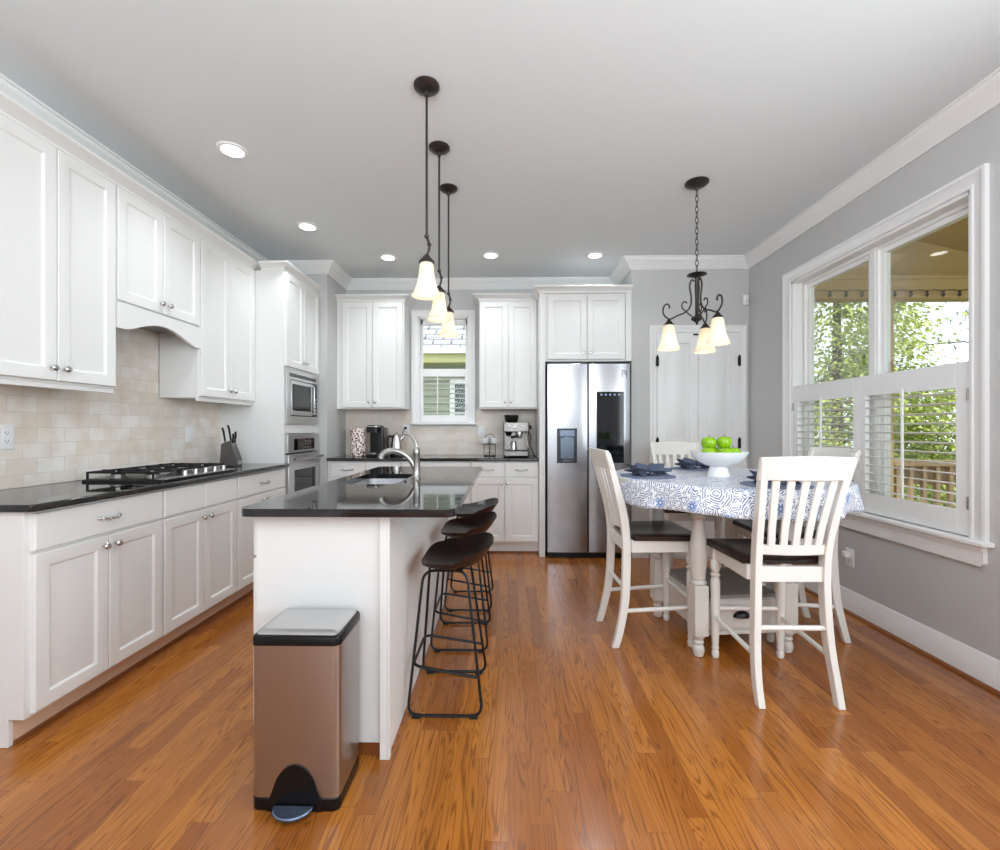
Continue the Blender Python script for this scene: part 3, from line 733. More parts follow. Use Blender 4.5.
# left countertop
def slab(outline, z0, z1, hole=None, ease=.006):
    """bullnosed stone slab from a plan outline (ccw), optional rectangular hole"""
    m = MB(); b = m.b
    bot = [b.verts.new((x, y, z0)) for x, y in outline]; top = [b.verts.new((x, y, z1)) for x, y in outline]
    n = len(outline)
    for i in range(n): b.faces.new((bot[i], bot[(i + 1) % n], top[(i + 1) % n], top[i]))
    if not hole: b.faces.new(top); b.faces.new(bot[::-1])
    else:
        hb = [b.verts.new((x, y, z0)) for x, y in hole]; ht = [b.verts.new((x, y, z1)) for x, y in hole]; k = len(hole)
        for i in range(k): b.faces.new((hb[(i + 1) % k], hb[i], ht[i], ht[(i + 1) % k]))
        for O, I in ((top, ht), (bot, hb)):
            es = []
            for L in (O, I):
                for i in range(len(L)):
                    e = b.edges.get((L[i], L[(i + 1) % len(L)]))
                    es.append(e)
            bmesh.ops.triangle_fill(b, edges=es, use_beauty=True)
    return m
def rrect(x0, x1, y0, y1, rs, n=6):
    out = []
    for (cx, cy, a0, r) in ((x1, y1, 0, rs[0]), (x0, y1, 1, rs[1]), (x0, y0, 2, rs[2]), (x1, y0, 3, rs[3])):
        sx = -1 if a0 in (0, 3) else 1; sy = -1 if a0 in (0, 1) else 1
        if r <= 0: out.append((cx, cy)); continue
        for k in range(n + 1):
            a = (a0 + k / n) * PI / 2; out.append((cx + sx * r + r * math.cos(a), cy + sy * r + r * math.sin(a)))
    return out
single('left_countertop', slab(rrect(XL + .009, -1.742, 1.615, yc[3] - .001, (0, 0, 0, .02)), ZT + .0005, .908), GRANITE, 'long black granite countertop under the cooktop along the left wall', 'countertop', bevel=.007, seg=3)
single('back_countertop', slab(rrect(XJ + E, .2885, 4.197, YB - .009, (0, 0, 0, 0)), ZT + .0005, .908), GRANITE, 'black granite countertop under the small back window holding the coffee gear', 'countertop', bevel=.007, seg=3)

# back wall cabinets
YFB = 4.243
def base_back(x0, x1, label, split):
    r = thing('base_cabinet', label, 'cabinet', ((x0 + x1) / 2, 4.48, 0), group='base cabinets along the back wall')
    part('body', MB().box(x0 + E, x1 - E, YFB, YB - E, .105, ZT), WHITE, r, .0015)
    part('toe_kick', MB().box(x0 + E, x1 - E, 4.30, YB - E, .001, .105), WHITE, r)
    part('shoe_molding', MB().box(x0 + E, x1 - E, 4.288, 4.30 - E, 0.001, .016), REDDISH, r, label='thin brown wooden strip along the floor')
    a, b = x0 + .006, x1 - .006
    if x0 < -1.6: a = x0 + .03
    c = (a + b) / 2
    if split: drawer('B', YFB, a, c - G / 2, .73, .867, r); drawer('B', YFB, c + G / 2, b, .73, .867, r)
    else: drawer('B', YFB, a, b, .73, .867, r)
    door('B', YFB, a, c - G / 2, .122, .715, r, (c - .03, .672)); door('B', YFB, c + G / 2, b, .122, .715, r, (c + .03, .672))
base_back(XJ, -1.01, 'white base cabinet with two drawers under the coffee maker on the back wall', True)
base_back(-1.01, -.35, 'white base cabinet below the small back window, mostly hidden by the island', False)
base_back(-.35, .289, 'white base cabinet with two drawers beside the refrigerator, under the espresso machine', True)
YU = 4.46
def upper_back(x0, x1, a, b, label):
    r = thing('wall_cabinet', label, 'cabinet', ((x0 + x1) / 2, (YU + YB) / 2, 1.39), group='wall cabinets on the back wall')
    part('body', MB().box(x0 + E, x1 - E, YU, YB - E, 1.380, 2.452), WHITE, r, .0015)
    c = (a + b) / 2
    door('B', YU, a, c - G / 2, 1.393, 2.44, r, (c - .03, 1.448)); door('B', YU, c + G / 2, b, 1.393, 2.44, r, (c + .03, 1.448))
    return r
r = upper_back(XJ, -1.032, -1.648, -1.046, 'white wall cabinet on the back wall left of the window, above the coffee maker')
pr2 = lambda z: [(-.02, z), (.008, z), (.010, z + .012), (.022, z + .022), (.04, z + .036), (.05, z + .04), (.056, z + .046), (.056, z + .056), (-.02, z + .056)]
part('crown_molding', sweep([(XJ + E, YU - .001), (-1.032, YU - .001), (-1.032, YB - E)], pr2(2.452), 'c', WHITE), WHITE, r)
r = upper_back(-.288, .289, -.280, .283, 'white wall cabinet on the back wall between window and refrigerator')
part('crown_molding', sweep([(-.288, YB - E), (-.288, YU - .001), (.289, YU - .001)], pr2(2.452), 'c', WHITE), WHITE, r)

fs = thing('fridge_cabinet', 'white cabinet and side panel built around and above the refrigerator', 'cabinet', (.74, 4.44, 0))
part('side_panel', MB().box(.29, .343, 4.152, YB - .0095, .001, 2.432), WHITE, fs, .0015)
part('body', MB().box(.3435, XP - E, 4.172, YB - E, 1.805, 2.432), WHITE, fs, .0015)
door('B', 4.172, .366, .7255, 1.822, 2.42, fs, (.695, 1.88)); door('B', 4.172, .7295, 1.075, 1.822, 2.42, fs, (.76, 1.88))
part('filler', MB().box(1.08, XP - E, 4.152, 4.172 - E, 1.805, 2.432), WHITE, fs, .001)
part('crown_molding', sweep([(.29, YU - .08), (.29, 4.151), (XP - E, 4.151)], pr2(2.432), 'c', WHITE), WHITE, fs)

# ------------------------------------------------------------------ refrigerator
fr = thing('refrigerator', 'side-by-side stainless refrigerator with water dispenser and door screen', 'refrigerator', (.735, 4.4, 0))
part('body', MB().box(.357, 1.113, 4.165, 4.70, .03, 1.77), plain('fridge_side_grey', S(60, 61, 63), .45, .3), fr, .004)
yd0, yd1 = 4.105, 4.163
def fdoor(x0, x1, hole):
    m = MB(); n = 8; P = orient('B', yd0)
    # slightly bowed front
    def bow(x): t = (x - x0) / (x1 - x0); return .009 * math.sin(PI * t) ** .5 if 0 < t < 1 else 0
    xs = [x0 + (x1 - x0) * i / 10 for i in range(11)]
    lp = [(x, yd0 + .009 - bow(x)) for x in xs] + [(x1, yd1), (x0, yd1)]
    m.skin([[(x, y, z) for x, y in lp] for z in (.055, 1.777)])
    return m
FSTEEL = steel('fridge_stainless', S(164, 164, 167), 0.2, 'H', .03, .0)
fl = part('freezer_door', fdoor(.358, .7255, None), FSTEEL, fr, .004)
frd = part('fridge_door', fdoor(.7345, 1.113, None), FSTEEL, fr, .004)
part('handle_channel', MB().box(.7258, .7342, yd0 + .03, yd1, .06, 1.77), BLACK, fr)
dsp = MB(); dsp.box(.446, .628, yd0 - .0035, yd0 + .003, .872, 1.186)
d1 = part('water_dispenser', dsp, plain('dispenser_grey', S(48, 50, 56), .3, .4), fl, .002, label='dark water and ice dispenser')
dsp = MB(); dsp.box(.478, .598, yd0 - .005, yd0 - .0036, .91, 1.10); dsp.box(.47, .604, yd0 - .007, yd0 - .0036, 1.115, 1.17)
dsp.box(.505, .575, yd0 - .018, yd0 - .005, 1.085, 1.11); dsp.box(.50, .58, yd0 - .012, yd0 - .005, .885, .90)
part('dispenser_trim', dsp, plain('dispenser_blue_grey', S(112, 122, 136), .25, .7), fl, .002)
part('touch_screen', MB().box(.806, 1.052, yd0 - .0035, yd0 + .003, .872, 1.52), SCREEN, frd, .002, label='black glossy touch screen')
m = MB()
for i in range(5): m.box(.84 + i * .04, .856 + i * .04, yd0 - .0045, yd0 - .0036, 1.485, 1.50)
part('screen_icons', m, LED, frd)
m = MB(); zz = 1.685
for q in ((1.035, 1.04, zz - .035, zz + .03), (1.04, 1.06, zz + .025, zz + .03), (1.06, 1.065, zz - .01, zz + .03), (1.045, 1.06, zz + .002, zz + .007), (1.073, 1.078, zz - .035, zz + .03)):
    m.box(q[0], q[1], yd0 + .0005, yd0 + .004, q[2], q[3])
part('emblem', m, plain('emblem_grey', S(70, 74, 80), .4, .6), frd)
m = MB(); m.box(.365, 1.105, yd0 + .03, yd1 + .3, .004, .05)
part('base_grille', m, BLACK, fr)
part('hinge_cover', MB().box(.36, 1.11, yd0 + .04, 4.3, 1.7775, 1.794), BLACK, fr, .003)

# ------------------------------------------------------------------ island
IX0, IX1, IY0, IY1 = -.912, -.46, 1.615, 3.25
isl = thing('kitchen_island', 'long white kitchen island with plain end panel behind the trash can', 'island', (-.68, 2.3, 0))
m = MB(); m.box(IX0, IX1 - E, IY0, IY0 + .02, .055, ZT); m.box(IX0, IX1 - E, IY1 - .02, IY1, .055, ZT); m.box(IX0, IX0 + .02, IY0 + .02, IY1 - .02, .1, ZT); m.box(IX1 - .02 - E, IX1 - E, IY0 + .02, IY1 - .02, .055, ZT)
m.box(IX0 + .02, IX1 - .02, IY0 + .02, IY1 - .02, .1, .12)
part('body', m, WHITE, isl, .001)
part('toe_kick', MB().box(IX0 + .06, IX1 - E, IY0 + .012, IY1 - .012, .001, .055 - E), REDDISH, isl, label='brown wooden strip along the floor')
part('bar_panel', MB().box(IX1, IX1 + .028, IY0 - .012, IY1, .001, ZT), WHITE, isl, .002)
part('edge_trim', MB().box(IX1 + .0285, IX1 + .036, IY0 - .012, IY0 + .012, .001, ZT), WHITE, isl, .001)
ys = [IY0 + .01, 2.15, 2.70, IY1 - .01]
for i in range(3):
    a, b = ys[i] + .004, ys[i + 1] - .004; c = (a + b) / 2
    drawer('R', IX0, a, b, .726, .867, isl); door('R', IX0, a, c - .002, .118, .714, isl, (c - .03, .672)); door('R', IX0, c + .002, b, .118, .714, isl, (c + .03, .672))
sx0, sx1, sy0, sy1 = -.862, -.565, 2.25, 2.76
ICT = single('island_countertop', slab(rrect(-.945, -.185, 1.555, 3.29, (.03, .03, .035, .035)), ZT + .0005, .908, rrect(sx0, sx1, sy0, sy1, (.05,) * 4, 5)), GRANITE, 'polished black granite countertop on the island with a sink cut into it', 'countertop', bevel=.008, seg=3)
sk = MB(); o_ = rrect(sx0 + .0, sx1 - .0, sy0 + .0, sy1 - .0, (.05,) * 4, 5)
def shrink(o, s, z):
    cx, cy = (sx0 + sx1) / 2, (sy0 + sy1) / 2
    return [(cx + (x - cx) * (1 - s / .15), cy + (y - cy) * (1 - s / .25), z) for x, y in o]
zs = ZT - .0008
sk.skin([shrink(o_, -.012, zs), shrink(o_, -.012, zs - .003), shrink(o_, .0, zs - .004), shrink(o_, .003, zs - .17), shrink(o_, .02, zs - .19), shrink(o_, .02, zs - .193), shrink(o_, -.002, zs - .172), shrink(o_, -.005, zs - .006), shrink(o_, -.014, zs - .006)][:1] +
        [shrink(o_, -.012, zs - .003), shrink(o_, -.004, zs - .006), shrink(o_, 0, zs - .175), shrink(o_, .018, zs - .194)], caps=False)
sk2 = sk
sk2.skin([shrink(o_, -.012, zs), shrink(o_, .002, zs), shrink(o_, .006, zs - .165), shrink(o_, .024, zs - .186)], caps=False)
b = sk2.b; b.verts.ensure_lookup_table()
bmesh.ops.remove_doubles(b, verts=b.verts, dist=1e-5)
nv = len(o_)
inner = sorted(b.verts, key=lambda v: v.co.z)
low = [v for v in b.verts if abs(v.co.z - (zs - .186)) < 1e-5]; lowo = [v for v in b.verts if abs(v.co.z - (zs - .194)) < 1e-5]
cx_, cy_ = (sx0 + sx1) / 2, (sy0 + sy1) / 2
for L in (low, lowo):
    L.sort(key=lambda v: math.atan2(v.co.y - cy_, v.co.x - cx_)); b.faces.new(L)
sink = thing('kitchen_sink', 'stainless undermount sink set in the island countertop', 'sink', (cx_, cy_, zs - .194))
part('basin', sk2, STEELB, sink)
part('drain', MB().lathe([(.001, zs - .1855), (.04, zs - .1855), (.042, zs - .183), (.036, zs - .182), (.03, zs - .184), (.001, zs - .184)], (cx_, cy_, 0), 20), CHROME, sink)

fa = thing('faucet', 'brushed nickel kitchen faucet with arched spout at the island sink', 'faucet', (-.515, 2.52, .908))
part('body', MB(False).lathe([(.026, .0005), (.026, .006), (.0215, .012), (.020, .05), (.020, .135), (.0215, .138), (.0215, .148), (.018, .168), (.010, .176), (.002, .178)], n=20), NICKEL, fa)
sp_pts = catmull([(-.005, .0, .055), (-.035, 0, .105), (-.075, 0, .138), (-.12, 0, .153), (-.16, 0, .150), (-.188, 0, .132), (-.2, 0, .112)], 6)
part('spout', MB(False).tube(sp_pts, [.017 + .002 * math.sin(i) * 0 + (.004 * max(0, (i - 24) / 12)) for i in range(len(sp_pts))], 14), NICKEL, fa)
part('handle', MB(False).tube(catmull([(0, 0, .172), (-.004, 0, .20), (-.022, 0, .232), (-.05, 0, .247), (-.066, 0, .248)], 6), [.010 - .00018 * i for i in range(25)], 10), NICKEL, fa)

# ------------------------------------------------------------------ cooktop and knife block
ck = thing('gas_cooktop', 'stainless gas cooktop with black grates on the left countertop', 'cooktop', (-2.0, 2.585, .9085))
cx0, cx1, cy0, cy1 = -2.225, -1.785, 2.30, 2.912; Z0 = .9085
part('tray', MB().rbox(cx0, cx1, cy0, cy1, Z0, Z0 + .012, .015, top=(.006, .006)), BLACK, ck)
part('control_strip', MB().rbox(cx1 - .055, cx1 + .002, cy0 + .02, cy1 + .001, Z0 + .0125, Z0 + .017, .006), OSTEEL, ck, label='stainless strip under the knobs')
part('well', MB().rbox(cx0 + .012, cx1 - .06, cy0 + .012, cy1 - .012, Z0 + .0125, Z0 + .0145, .012), BLACK, ck)
burn = [(-2.12, 2.409), (-1.93, 2.409), (-2.03, 2.609), (-2.12, 2.808), (-1.93, 2.808)]
for i, (bx_, by_) in enumerate(burn):
    rr = .045 if i == 2 else .034
    bo = part('burner', MB().lathe([(rr * 1.15, Z0 + .015), (rr * 1.15, Z0 + .020), (rr, Z0 + .022), (rr, Z0 + .030), (rr * .5, Z0 + .031), (.001, Z0 + .031)], (bx_, by_, 0), 20), NICKEL, ck)
    part('burner_cap', MB().lathe([(.001, Z0 + .0312), (rr * .85, Z0 + .0312), (rr * .88, Z0 + .035), (rr * .7, Z0 + .039), (.001, Z0 + .04)], (bx_, by_, 0), 20), IRON, bo)
zt, zb_ = Z0 + .053, Z0 + .043
for (ga, gb, cen) in ((2.312, 2.506, burn[0:2]), (2.512, 2.706, burn[2:3]), (2.712, 2.903, burn[3:5])):
    m = MB(); gx0, gx1 = cx0 + .02, cx1 - .062; t = .009
    m.box(gx0, gx1, ga, ga + t, zb_, zt); m.box(gx0, gx1, gb - t, gb, zb_, zt); m.box(gx0, gx0 + t, ga + t, gb - t, zb_, zt); m.box(gx1 - t, gx1, ga + t, gb - t, zb_, zt)
    for px in (gx0, gx1 - t):
        for py in (ga, gb - t): m.box(px, px + t, py, py + t, Z0 + .0148, zb_)
    xm = (gx0 + gx1) / 2
    if len(cen) == 2: m.box(xm - t / 2, xm + t / 2, ga + t, gb - t, zb_, zt)
    for bx_, by_ in cen:
        for k in range(4):
            an = k * PI / 2; dx, dy = math.cos(an), math.sin(an)
            r0 = .018; lim = (gb - ga) / 2 - t
            r1 = min(lim, .1) if abs(dy) > .5 else .085
            p, q = (bx_ + dx * r0, by_ + dy * r0), (bx_ + dx * r1, by_ + dy * r1)
            m.box(min(p[0], q[0]) - (t / 2 if abs(dy) > .5 else 0), max(p[0], q[0]) + (t / 2 if abs(dy) > .5 else 0), min(p[1], q[1]) - (t / 2 if abs(dx) > .5 else 0), max(p[1], q[1]) + (t / 2 if abs(dx) > .5 else 0), zb_ + .001, zt + .003)
    part('grate', m, IRON, ck, .0015)
for i in range(5):
    yy = 2.50 + i * .085
    part('knob', MB().lathe([(.019, Z0 + .0172), (.019, Z0 + .019), (.0155, Z0 + .02), (.0145, Z0 + .042), (.012, Z0 + .0445), (.001, Z0 + .0445)], (cx1 - .032, yy, 0), 18), CHROME, ck)

kb = thing('knife_block', 'dark wooden knife block on the left countertop beside the oven cabinet', 'knife block', (-2.06, 3.31, .9085), .15)
m = MB(False); poly = [(-.06, 0), (.06, 0), (.06, .05), (.012, .19), (-.05, .165)]
m.prism([(u, v) for u, v in poly], 'B', 0, -.045, .045)
KBW = plain('charcoal_wood', S(84, 79, 76), .42, var=.25, scale=20)
part('block', m, KBW, kb, .004)
part('front_plate', MB(False).box(.0605, .062, -.03, .03, .012, .04), STEEL, kb)
tilt = Vector((-.3, 0, .95)).normalized()
kn0 = None; kl = ['knife with black handle standing highest in the knife block', 'knife with black handle low at the front of the knife block', 'knife with black handle at the back of the knife block', 'knife with steel-capped handle leaning in the knife block']
for i, (dx, dy, L, lab) in enumerate(((-.03, -.02, .11, kl[2]), (-.005, .015, .12, kl[0]), (.02, -.02, .075, kl[1]), (.018, .022, .085, kl[3]))):
    zt_ = .165 + (dx + .06) * .357 if dx < .01 else .19 - (dx - .01) * 2.5
    kt = thing('knife', lab, 'knife', kb.matrix_world @ Vector((0, 0, 0)), group='knives in the knife block')
    ca, sa = math.cos(.15), math.sin(.15)
    kt.location = (-2.06 + dx * ca - dy * sa, 3.31 + dx * sa + dy * ca, .9085 + zt_)
    kt.rotation_euler = (0, -.18 + .25 * (dx > .01), .15)
    part('handle', MB(False).tube([(0, 0, .004), (0, 0, .03), (.002, 0, L * .7), (-.002, 0, L)], [.008, .0075, .009, .0085], 10, flat=.8), BLACK, kt)
    part('bolster', MB(False).box(-.009, .009, -.006, .006, -.004, .0038), CHROME, kt, .001)
    part('blade', MB(False).box(-.008, .008, -.001, .001, -.06, -.0042), CHROME, kt)

# ------------------------------------------------------------------ outlets and switches
def plate(o, x0, u, z, kind, label, cat, name):
    P = orient(o, x0); r = thing(name, label, cat, P(u, z - .057, 0))
    m = MB(); m.rings(u - .035, u + .035, z - .057, z + .057, [(0, .0006), (0, .003), (.004, .0055), (.008, .006)], o, x0)
    part('cover_plate', m, PLATE, r)
    m = MB()
    if kind == 'outlet':
        for dz in (-.02, .02): m.rings(u - .016, u + .016, z + dz - .014, z + dz + .014, [(0, .0058), (0, .0075), (.002, .008)], o, x0)
        part('receptacle', m, PLATE, r)
        m = MB()
        for dz in (-.02, .02):
            for du in (-.006, .006): m.rings(u + du - .001, u + du + .001, z + dz - .002, z + dz + .006, [(0, .0078), (0, .0084)], o, x0)
            m.rings(u - .002, u + .002, z + dz - .009, z + dz - .005, [(0, .0078), (0, .0084)], o, x0)
        part('slots', m, BLACK, r)
    else:
        m.rings(u - .016, u + .016, z - .033, z + .033, [(0, .0058), (0, .008), (.002, .009)], o, x0)
        part('rocker', m, PLATE, r)
    return r
plate('L', XL + .008, 2.02, 1.148, 'outlet', 'white double outlet on the left tile backsplash near the counter end', 'outlet', 'wall_outlet')
plate('L', XL + .008, 3.21, 1.146, 'switch', 'white switch plate on the left tile backsplash near the knife block', 'switch', 'light_switch')
plate('B', YB - .008, -1.073, 1.17, 'outlet', 'white outlet on the back backsplash with a black plug in it', 'outlet', 'wall_outlet')
plate('B', YB - .008, -.278, 1.155, 'switch', 'white switch plate above the cup rack on the back backsplash', 'switch', 'light_switch')
plate('R', XR, 2.94, .355, 'outlet', 'white outlet low on the grey wall under the side window', 'outlet', 'wall_outlet')
m = MB(); P = orient('R', XR - .0085); m.rings(2.925, 2.955, .362, .395, [(0, .0), (0, .03), (.004, .036)], 'R', XR - .0086)
single('plug_adapter', m, PLATE, 'small white plug adapter pushed into the outlet below the side window', 'plug')
m = MB(); m.rings(-1.085, -1.061, 1.178, 1.202, [(0, 0), (0, .022), (.004, .026)], 'B', YB - .0166)
pc = thing('power_cord', 'black power cord hanging from the back wall outlet behind the kettle', 'cord', (-1.073, 4.69, .909))
part('plug', m, BLACK, pc)
part('cable', MB().tube(catmull([(-1.073, YB - .0435, 1.19), (-1.085, 4.655, 1.17), (-1.10, 4.66, 1.08), (-1.115, 4.665, .97), (-1.12, 4.66, .917), (-1.13, 4.63, .9125), (-1.14, 4.62, .9125)], 6), .0032, 8), BLACK, pc)
se = thing('motion_sensor', 'small white motion sensor high in the corner near the closet door', 'sensor', (2.165, YR - .02, 2.31))
m = MB(); m.rbox(2.14, 2.19, YR - .04, YR - E, 2.31, 2.40, .012)
part('housing', m, PLATE, se)
part('lens', MB().rbox(2.15, 2.18, YR - .044, YR - .0405, 2.325, 2.36, .0015), plain('sensor_lens', S(222, 222, 226), .2), se)

# ------------------------------------------------------------------ lamps
def pendant(x, y, label):
    r = thing('pendant_lamp', label, 'pendant lamp', (x, y, 1.785), group='pendants over the island')
    part('canopy', MB(False).lathe([(.058, .9545), (.058, .946), (.05, .938), (.03, .928), (.012, .922), (.009, .905), (.001, .905)], n=28), BRONZE, r)
    part('rod', MB(False).cyl((0, 0, .27), (0, 0, .906), .0055, n=10), BRONZE, r)
    m = MB(False); m.tube(catmull([(0, 0, .272), (.006, 0, .255), (.012, 0, .235), (.010, 0, .21), (.003, 0, .19), (0, 0, .17)], 5), .006, 8); m.ball((0, 0, .272), .011); m.ball((.0115, 0, .235), .010)
    m.lathe([(.012, .186), (.018, .176), (.034, .160), (.036, .152), (.030, .150), (.001, .150)])
    part('socket_holder', m, BRONZE, r)
    part('lamp_shade', MB(False).lathe([(.028, .149), (.031, .142), (.033, .12), (.037, .085), (.046, .045), (.058, .018), (.069, .004), (.067, .001), (.056, .014), (.044, .042), (.035, .083), (.031, .12), (.026, .146)], n=32), SHADE, r)
    part('bulb', MB(False).ball((0, 0, .075), .019, (1, 1, 1.4)), BULB, r)
    return r
def lamp(x, y, z, e, name): light(name, 'POINT', (x, y, z), e, (1, .91, .80), shadow_soft_size=.03)
pn = pendant(-.368, 2.03, 'nearest of the three pendant lamps over the island')
dup(pn, (-.380, 2.478, 1.785), 0, 'middle pendant lamp of the three hanging over the island')
dup(pn, (-.384, 2.90, 1.785), 0, 'pendant lamp over the island farthest from the camera, in front of the window')
for (x, y) in ((-.368, 2.03), (-.38, 2.478), (-.384, 2.90)): lamp(x, y, 1.80, .22, 'pendant_light')

CX, CY_, CB = 1.192, 2.863, 1.69
ch = thing('chandelier', 'dark scrolled chandelier with three glass shades above the dining table', 'chandelier', (CX, CY_, CB))
part('canopy', MB(False).lathe([(.072, H - CB - .0005), (.072, H - CB - .008), (.06, H - CB - .018), (.035, H - CB - .028), (.012, H - CB - .034), (.008, H - CB - .05), (.001, H - CB - .05)], n=28), BRONZE, ch)
m = MB(False); zc0, zc1 = .49, H - CB - .052; nl = 15; st = (zc1 - zc0) / nl
for i in range(nl):
    zc = zc0 + (i + .5) * st; pts = []
    for k in range(14):
        a = 2 * PI * k / 14; e1, e2 = .009 * math.cos(a), (st * .62) * math.sin(a)
        pts.append((e1, 0, zc + e2) if i % 2 else (0, e1, zc + e2))
    m.tube(pts, .0022, 6, closed=True)
part('chain', m, BRONZE, ch)
part('column', MB(False).lathe([(.003, .495), (.008, .48), (.015, .478), (.058, .470), (.060, .466), (.04, .458), (.014, .448), (.011, .44), (.013, .40), (.010, .30), (.011, .215), (.018, .205), (.034, .196), (.036, .188), (.022, .176), (.010, .168), (.006, .155), (.001, .15)], n=24), BRONZE, ch)
armp = [(.016, .425), (.028, .437), (.040, .428), (.048, .39), (.038, .33), (.042, .275), (.075, .235), (.13, .215), (.178, .195), (.205, .205), (.228, .235), (.224, .275), (.20, .292), (.184, .275), (.19, .262)]
scr = [(.018, .195), (.045, .215), (.075, .24), (.098, .262), (.098, .29), (.08, .302), (.066, .29)]
AR = .168
for deg in (-70, 50, 170):
    a = math.radians(deg); R = lambda p: (p[0] * .885 * math.cos(a), p[0] * .885 * math.sin(a), p[1])
    ar = part('arm', MB(False).tube(catmull([R(p) for p in armp], 5), .0052, 8), BRONZE, ch)
    a2 = math.radians(deg + 60); R2 = lambda p: (p[0] * math.cos(a2), p[0] * math.sin(a2), p[1])
    part('scroll', MB(False).tube(catmull([R(p) for p in scr], 5), .0042, 8), BRONZE, ch)
    c0 = (AR * math.cos(a), AR * math.sin(a), 0)
    part('socket_cup', MB(False).lathe([(.006, .196), (.010, .188), (.022, .172), (.034, .158), (.030, .156), (.001, .156)], c0, 20), BRONZE, ar)
    sh = part('lamp_shade', MB(False).lathe([(.030, .155), (.034, .145), (.038, .115), (.043, .078), (.052, .042), (.063, .018), (.070, .002), (.067, .0), (.060, .016), (.049, .042), (.041, .08), (.036, .115), (.028, .15)], c0, 32), SHADE, ch)
    part('bulb', MB(False).ball((c0[0], c0[1], .075), .021, (1, 1, 1.4)), BULB, sh)
    lamp(CX + c0[0], CY_ + c0[1], CB + .02, .25, 'chandelier_light')

rl = None
RL = [(-1.535, 2.48, 'round recessed ceiling light above the left counter, nearest the camera'), (-1.54, 3.43, 'round recessed ceiling light in front of the oven cabinet'),
      (-1.088, 4.065, 'round recessed ceiling light in front of the left back wall cabinet'), (-.152, 4.03, 'round recessed ceiling light in front of the wall cabinet next to the refrigerator'), (.779, 4.045, 'round recessed ceiling light in front of the refrigerator')]
for i, (x, y, lab) in enumerate(RL):
    if rl is None:
        rl = thing('recessed_light', lab, 'ceiling light', (x, y, H - .012), group='recessed ceiling lights')
        part('trim_ring', MB(False).lathe([(.078, .0115), (.078, .008), (.074, .004), (.058, .003), (.056, .0115)], n=32), TRIM, rl)
        part('lens', MB(False).lathe([(.001, .006), (.0555, .006), (.0555, .0112), (.001, .0112)], n=32), LAMPW, rl)
    else: dup(rl, (x, y, H - .012), 0, lab)
    light('recessed_spot', 'SPOT', (x, y, H - .03), 21, (.90, .96, 1), (0, 0, 0), spot_size=2.3, spot_blend=.8, shadow_soft_size=.06)

# ------------------------------------------------------------------ trash can
tc = thing('trash_can', 'stainless step trash can with black lid rim in front of the island', 'trash can', (-.661, 1.49, 0))
tx0, tx1, ty0, ty1 = -.798, -.524, 1.385, 1.592
part('base', MB().rbox(tx0 - .001, tx1 + .001, ty0 - .001, ty1, .001, .042, .022), BLACK, tc, .004)
TSTEEL = steel('warm_stainless', S(182, 177, 173), .28, 'V', .08)
part('body', MB().rbox(tx0, tx1, ty0, ty1, .0425, .5145, .02), TSTEEL, tc)
lid = part('lid_rim', MB().rbox(tx0 - .003, tx1 + .003, ty0 - .004, ty1 + .002, .515, .5435, .022, top=(.008, .008)), BLACK, tc)
part('lid_top', MB().rbox(tx0 + .007, tx1 - .007, ty0 + .006, ty1 - .010, .544, .556, .018, top=(.03, .010)), OSTEEL, lid)
m = MB(); P = orient('B', ty0 - .0012); xm = (tx0 + tx1) / 2; poly = []
for i in range(25):
    t = -1 + 2 * i / 24; q = abs(t); z = .037 + .108 * (math.sqrt(max(0, 1 - (q / .82) ** 2)) if q < .74 else .431 * max(0, (1 - q) / .26) ** 1.6); poly.append((xm + t * .086, z))
m.prism([(xm - .086, .004)] + poly + [(xm + .086, .004)], 'B', ty0 - .0012, -.0, .004)
part('pedal_recess', m, BLACK, tc)
m = MB(); pts = []
for i in range(25):
    a = PI * i / 24; pts.append((xm - .062 * math.cos(a), ty0 - .008 - .052 * math.sin(a)))
m.skin([[(x, y, z) for x, y in pts] for z in (.016, .026)])
part('pedal', m, BLUEPED, tc, .003)

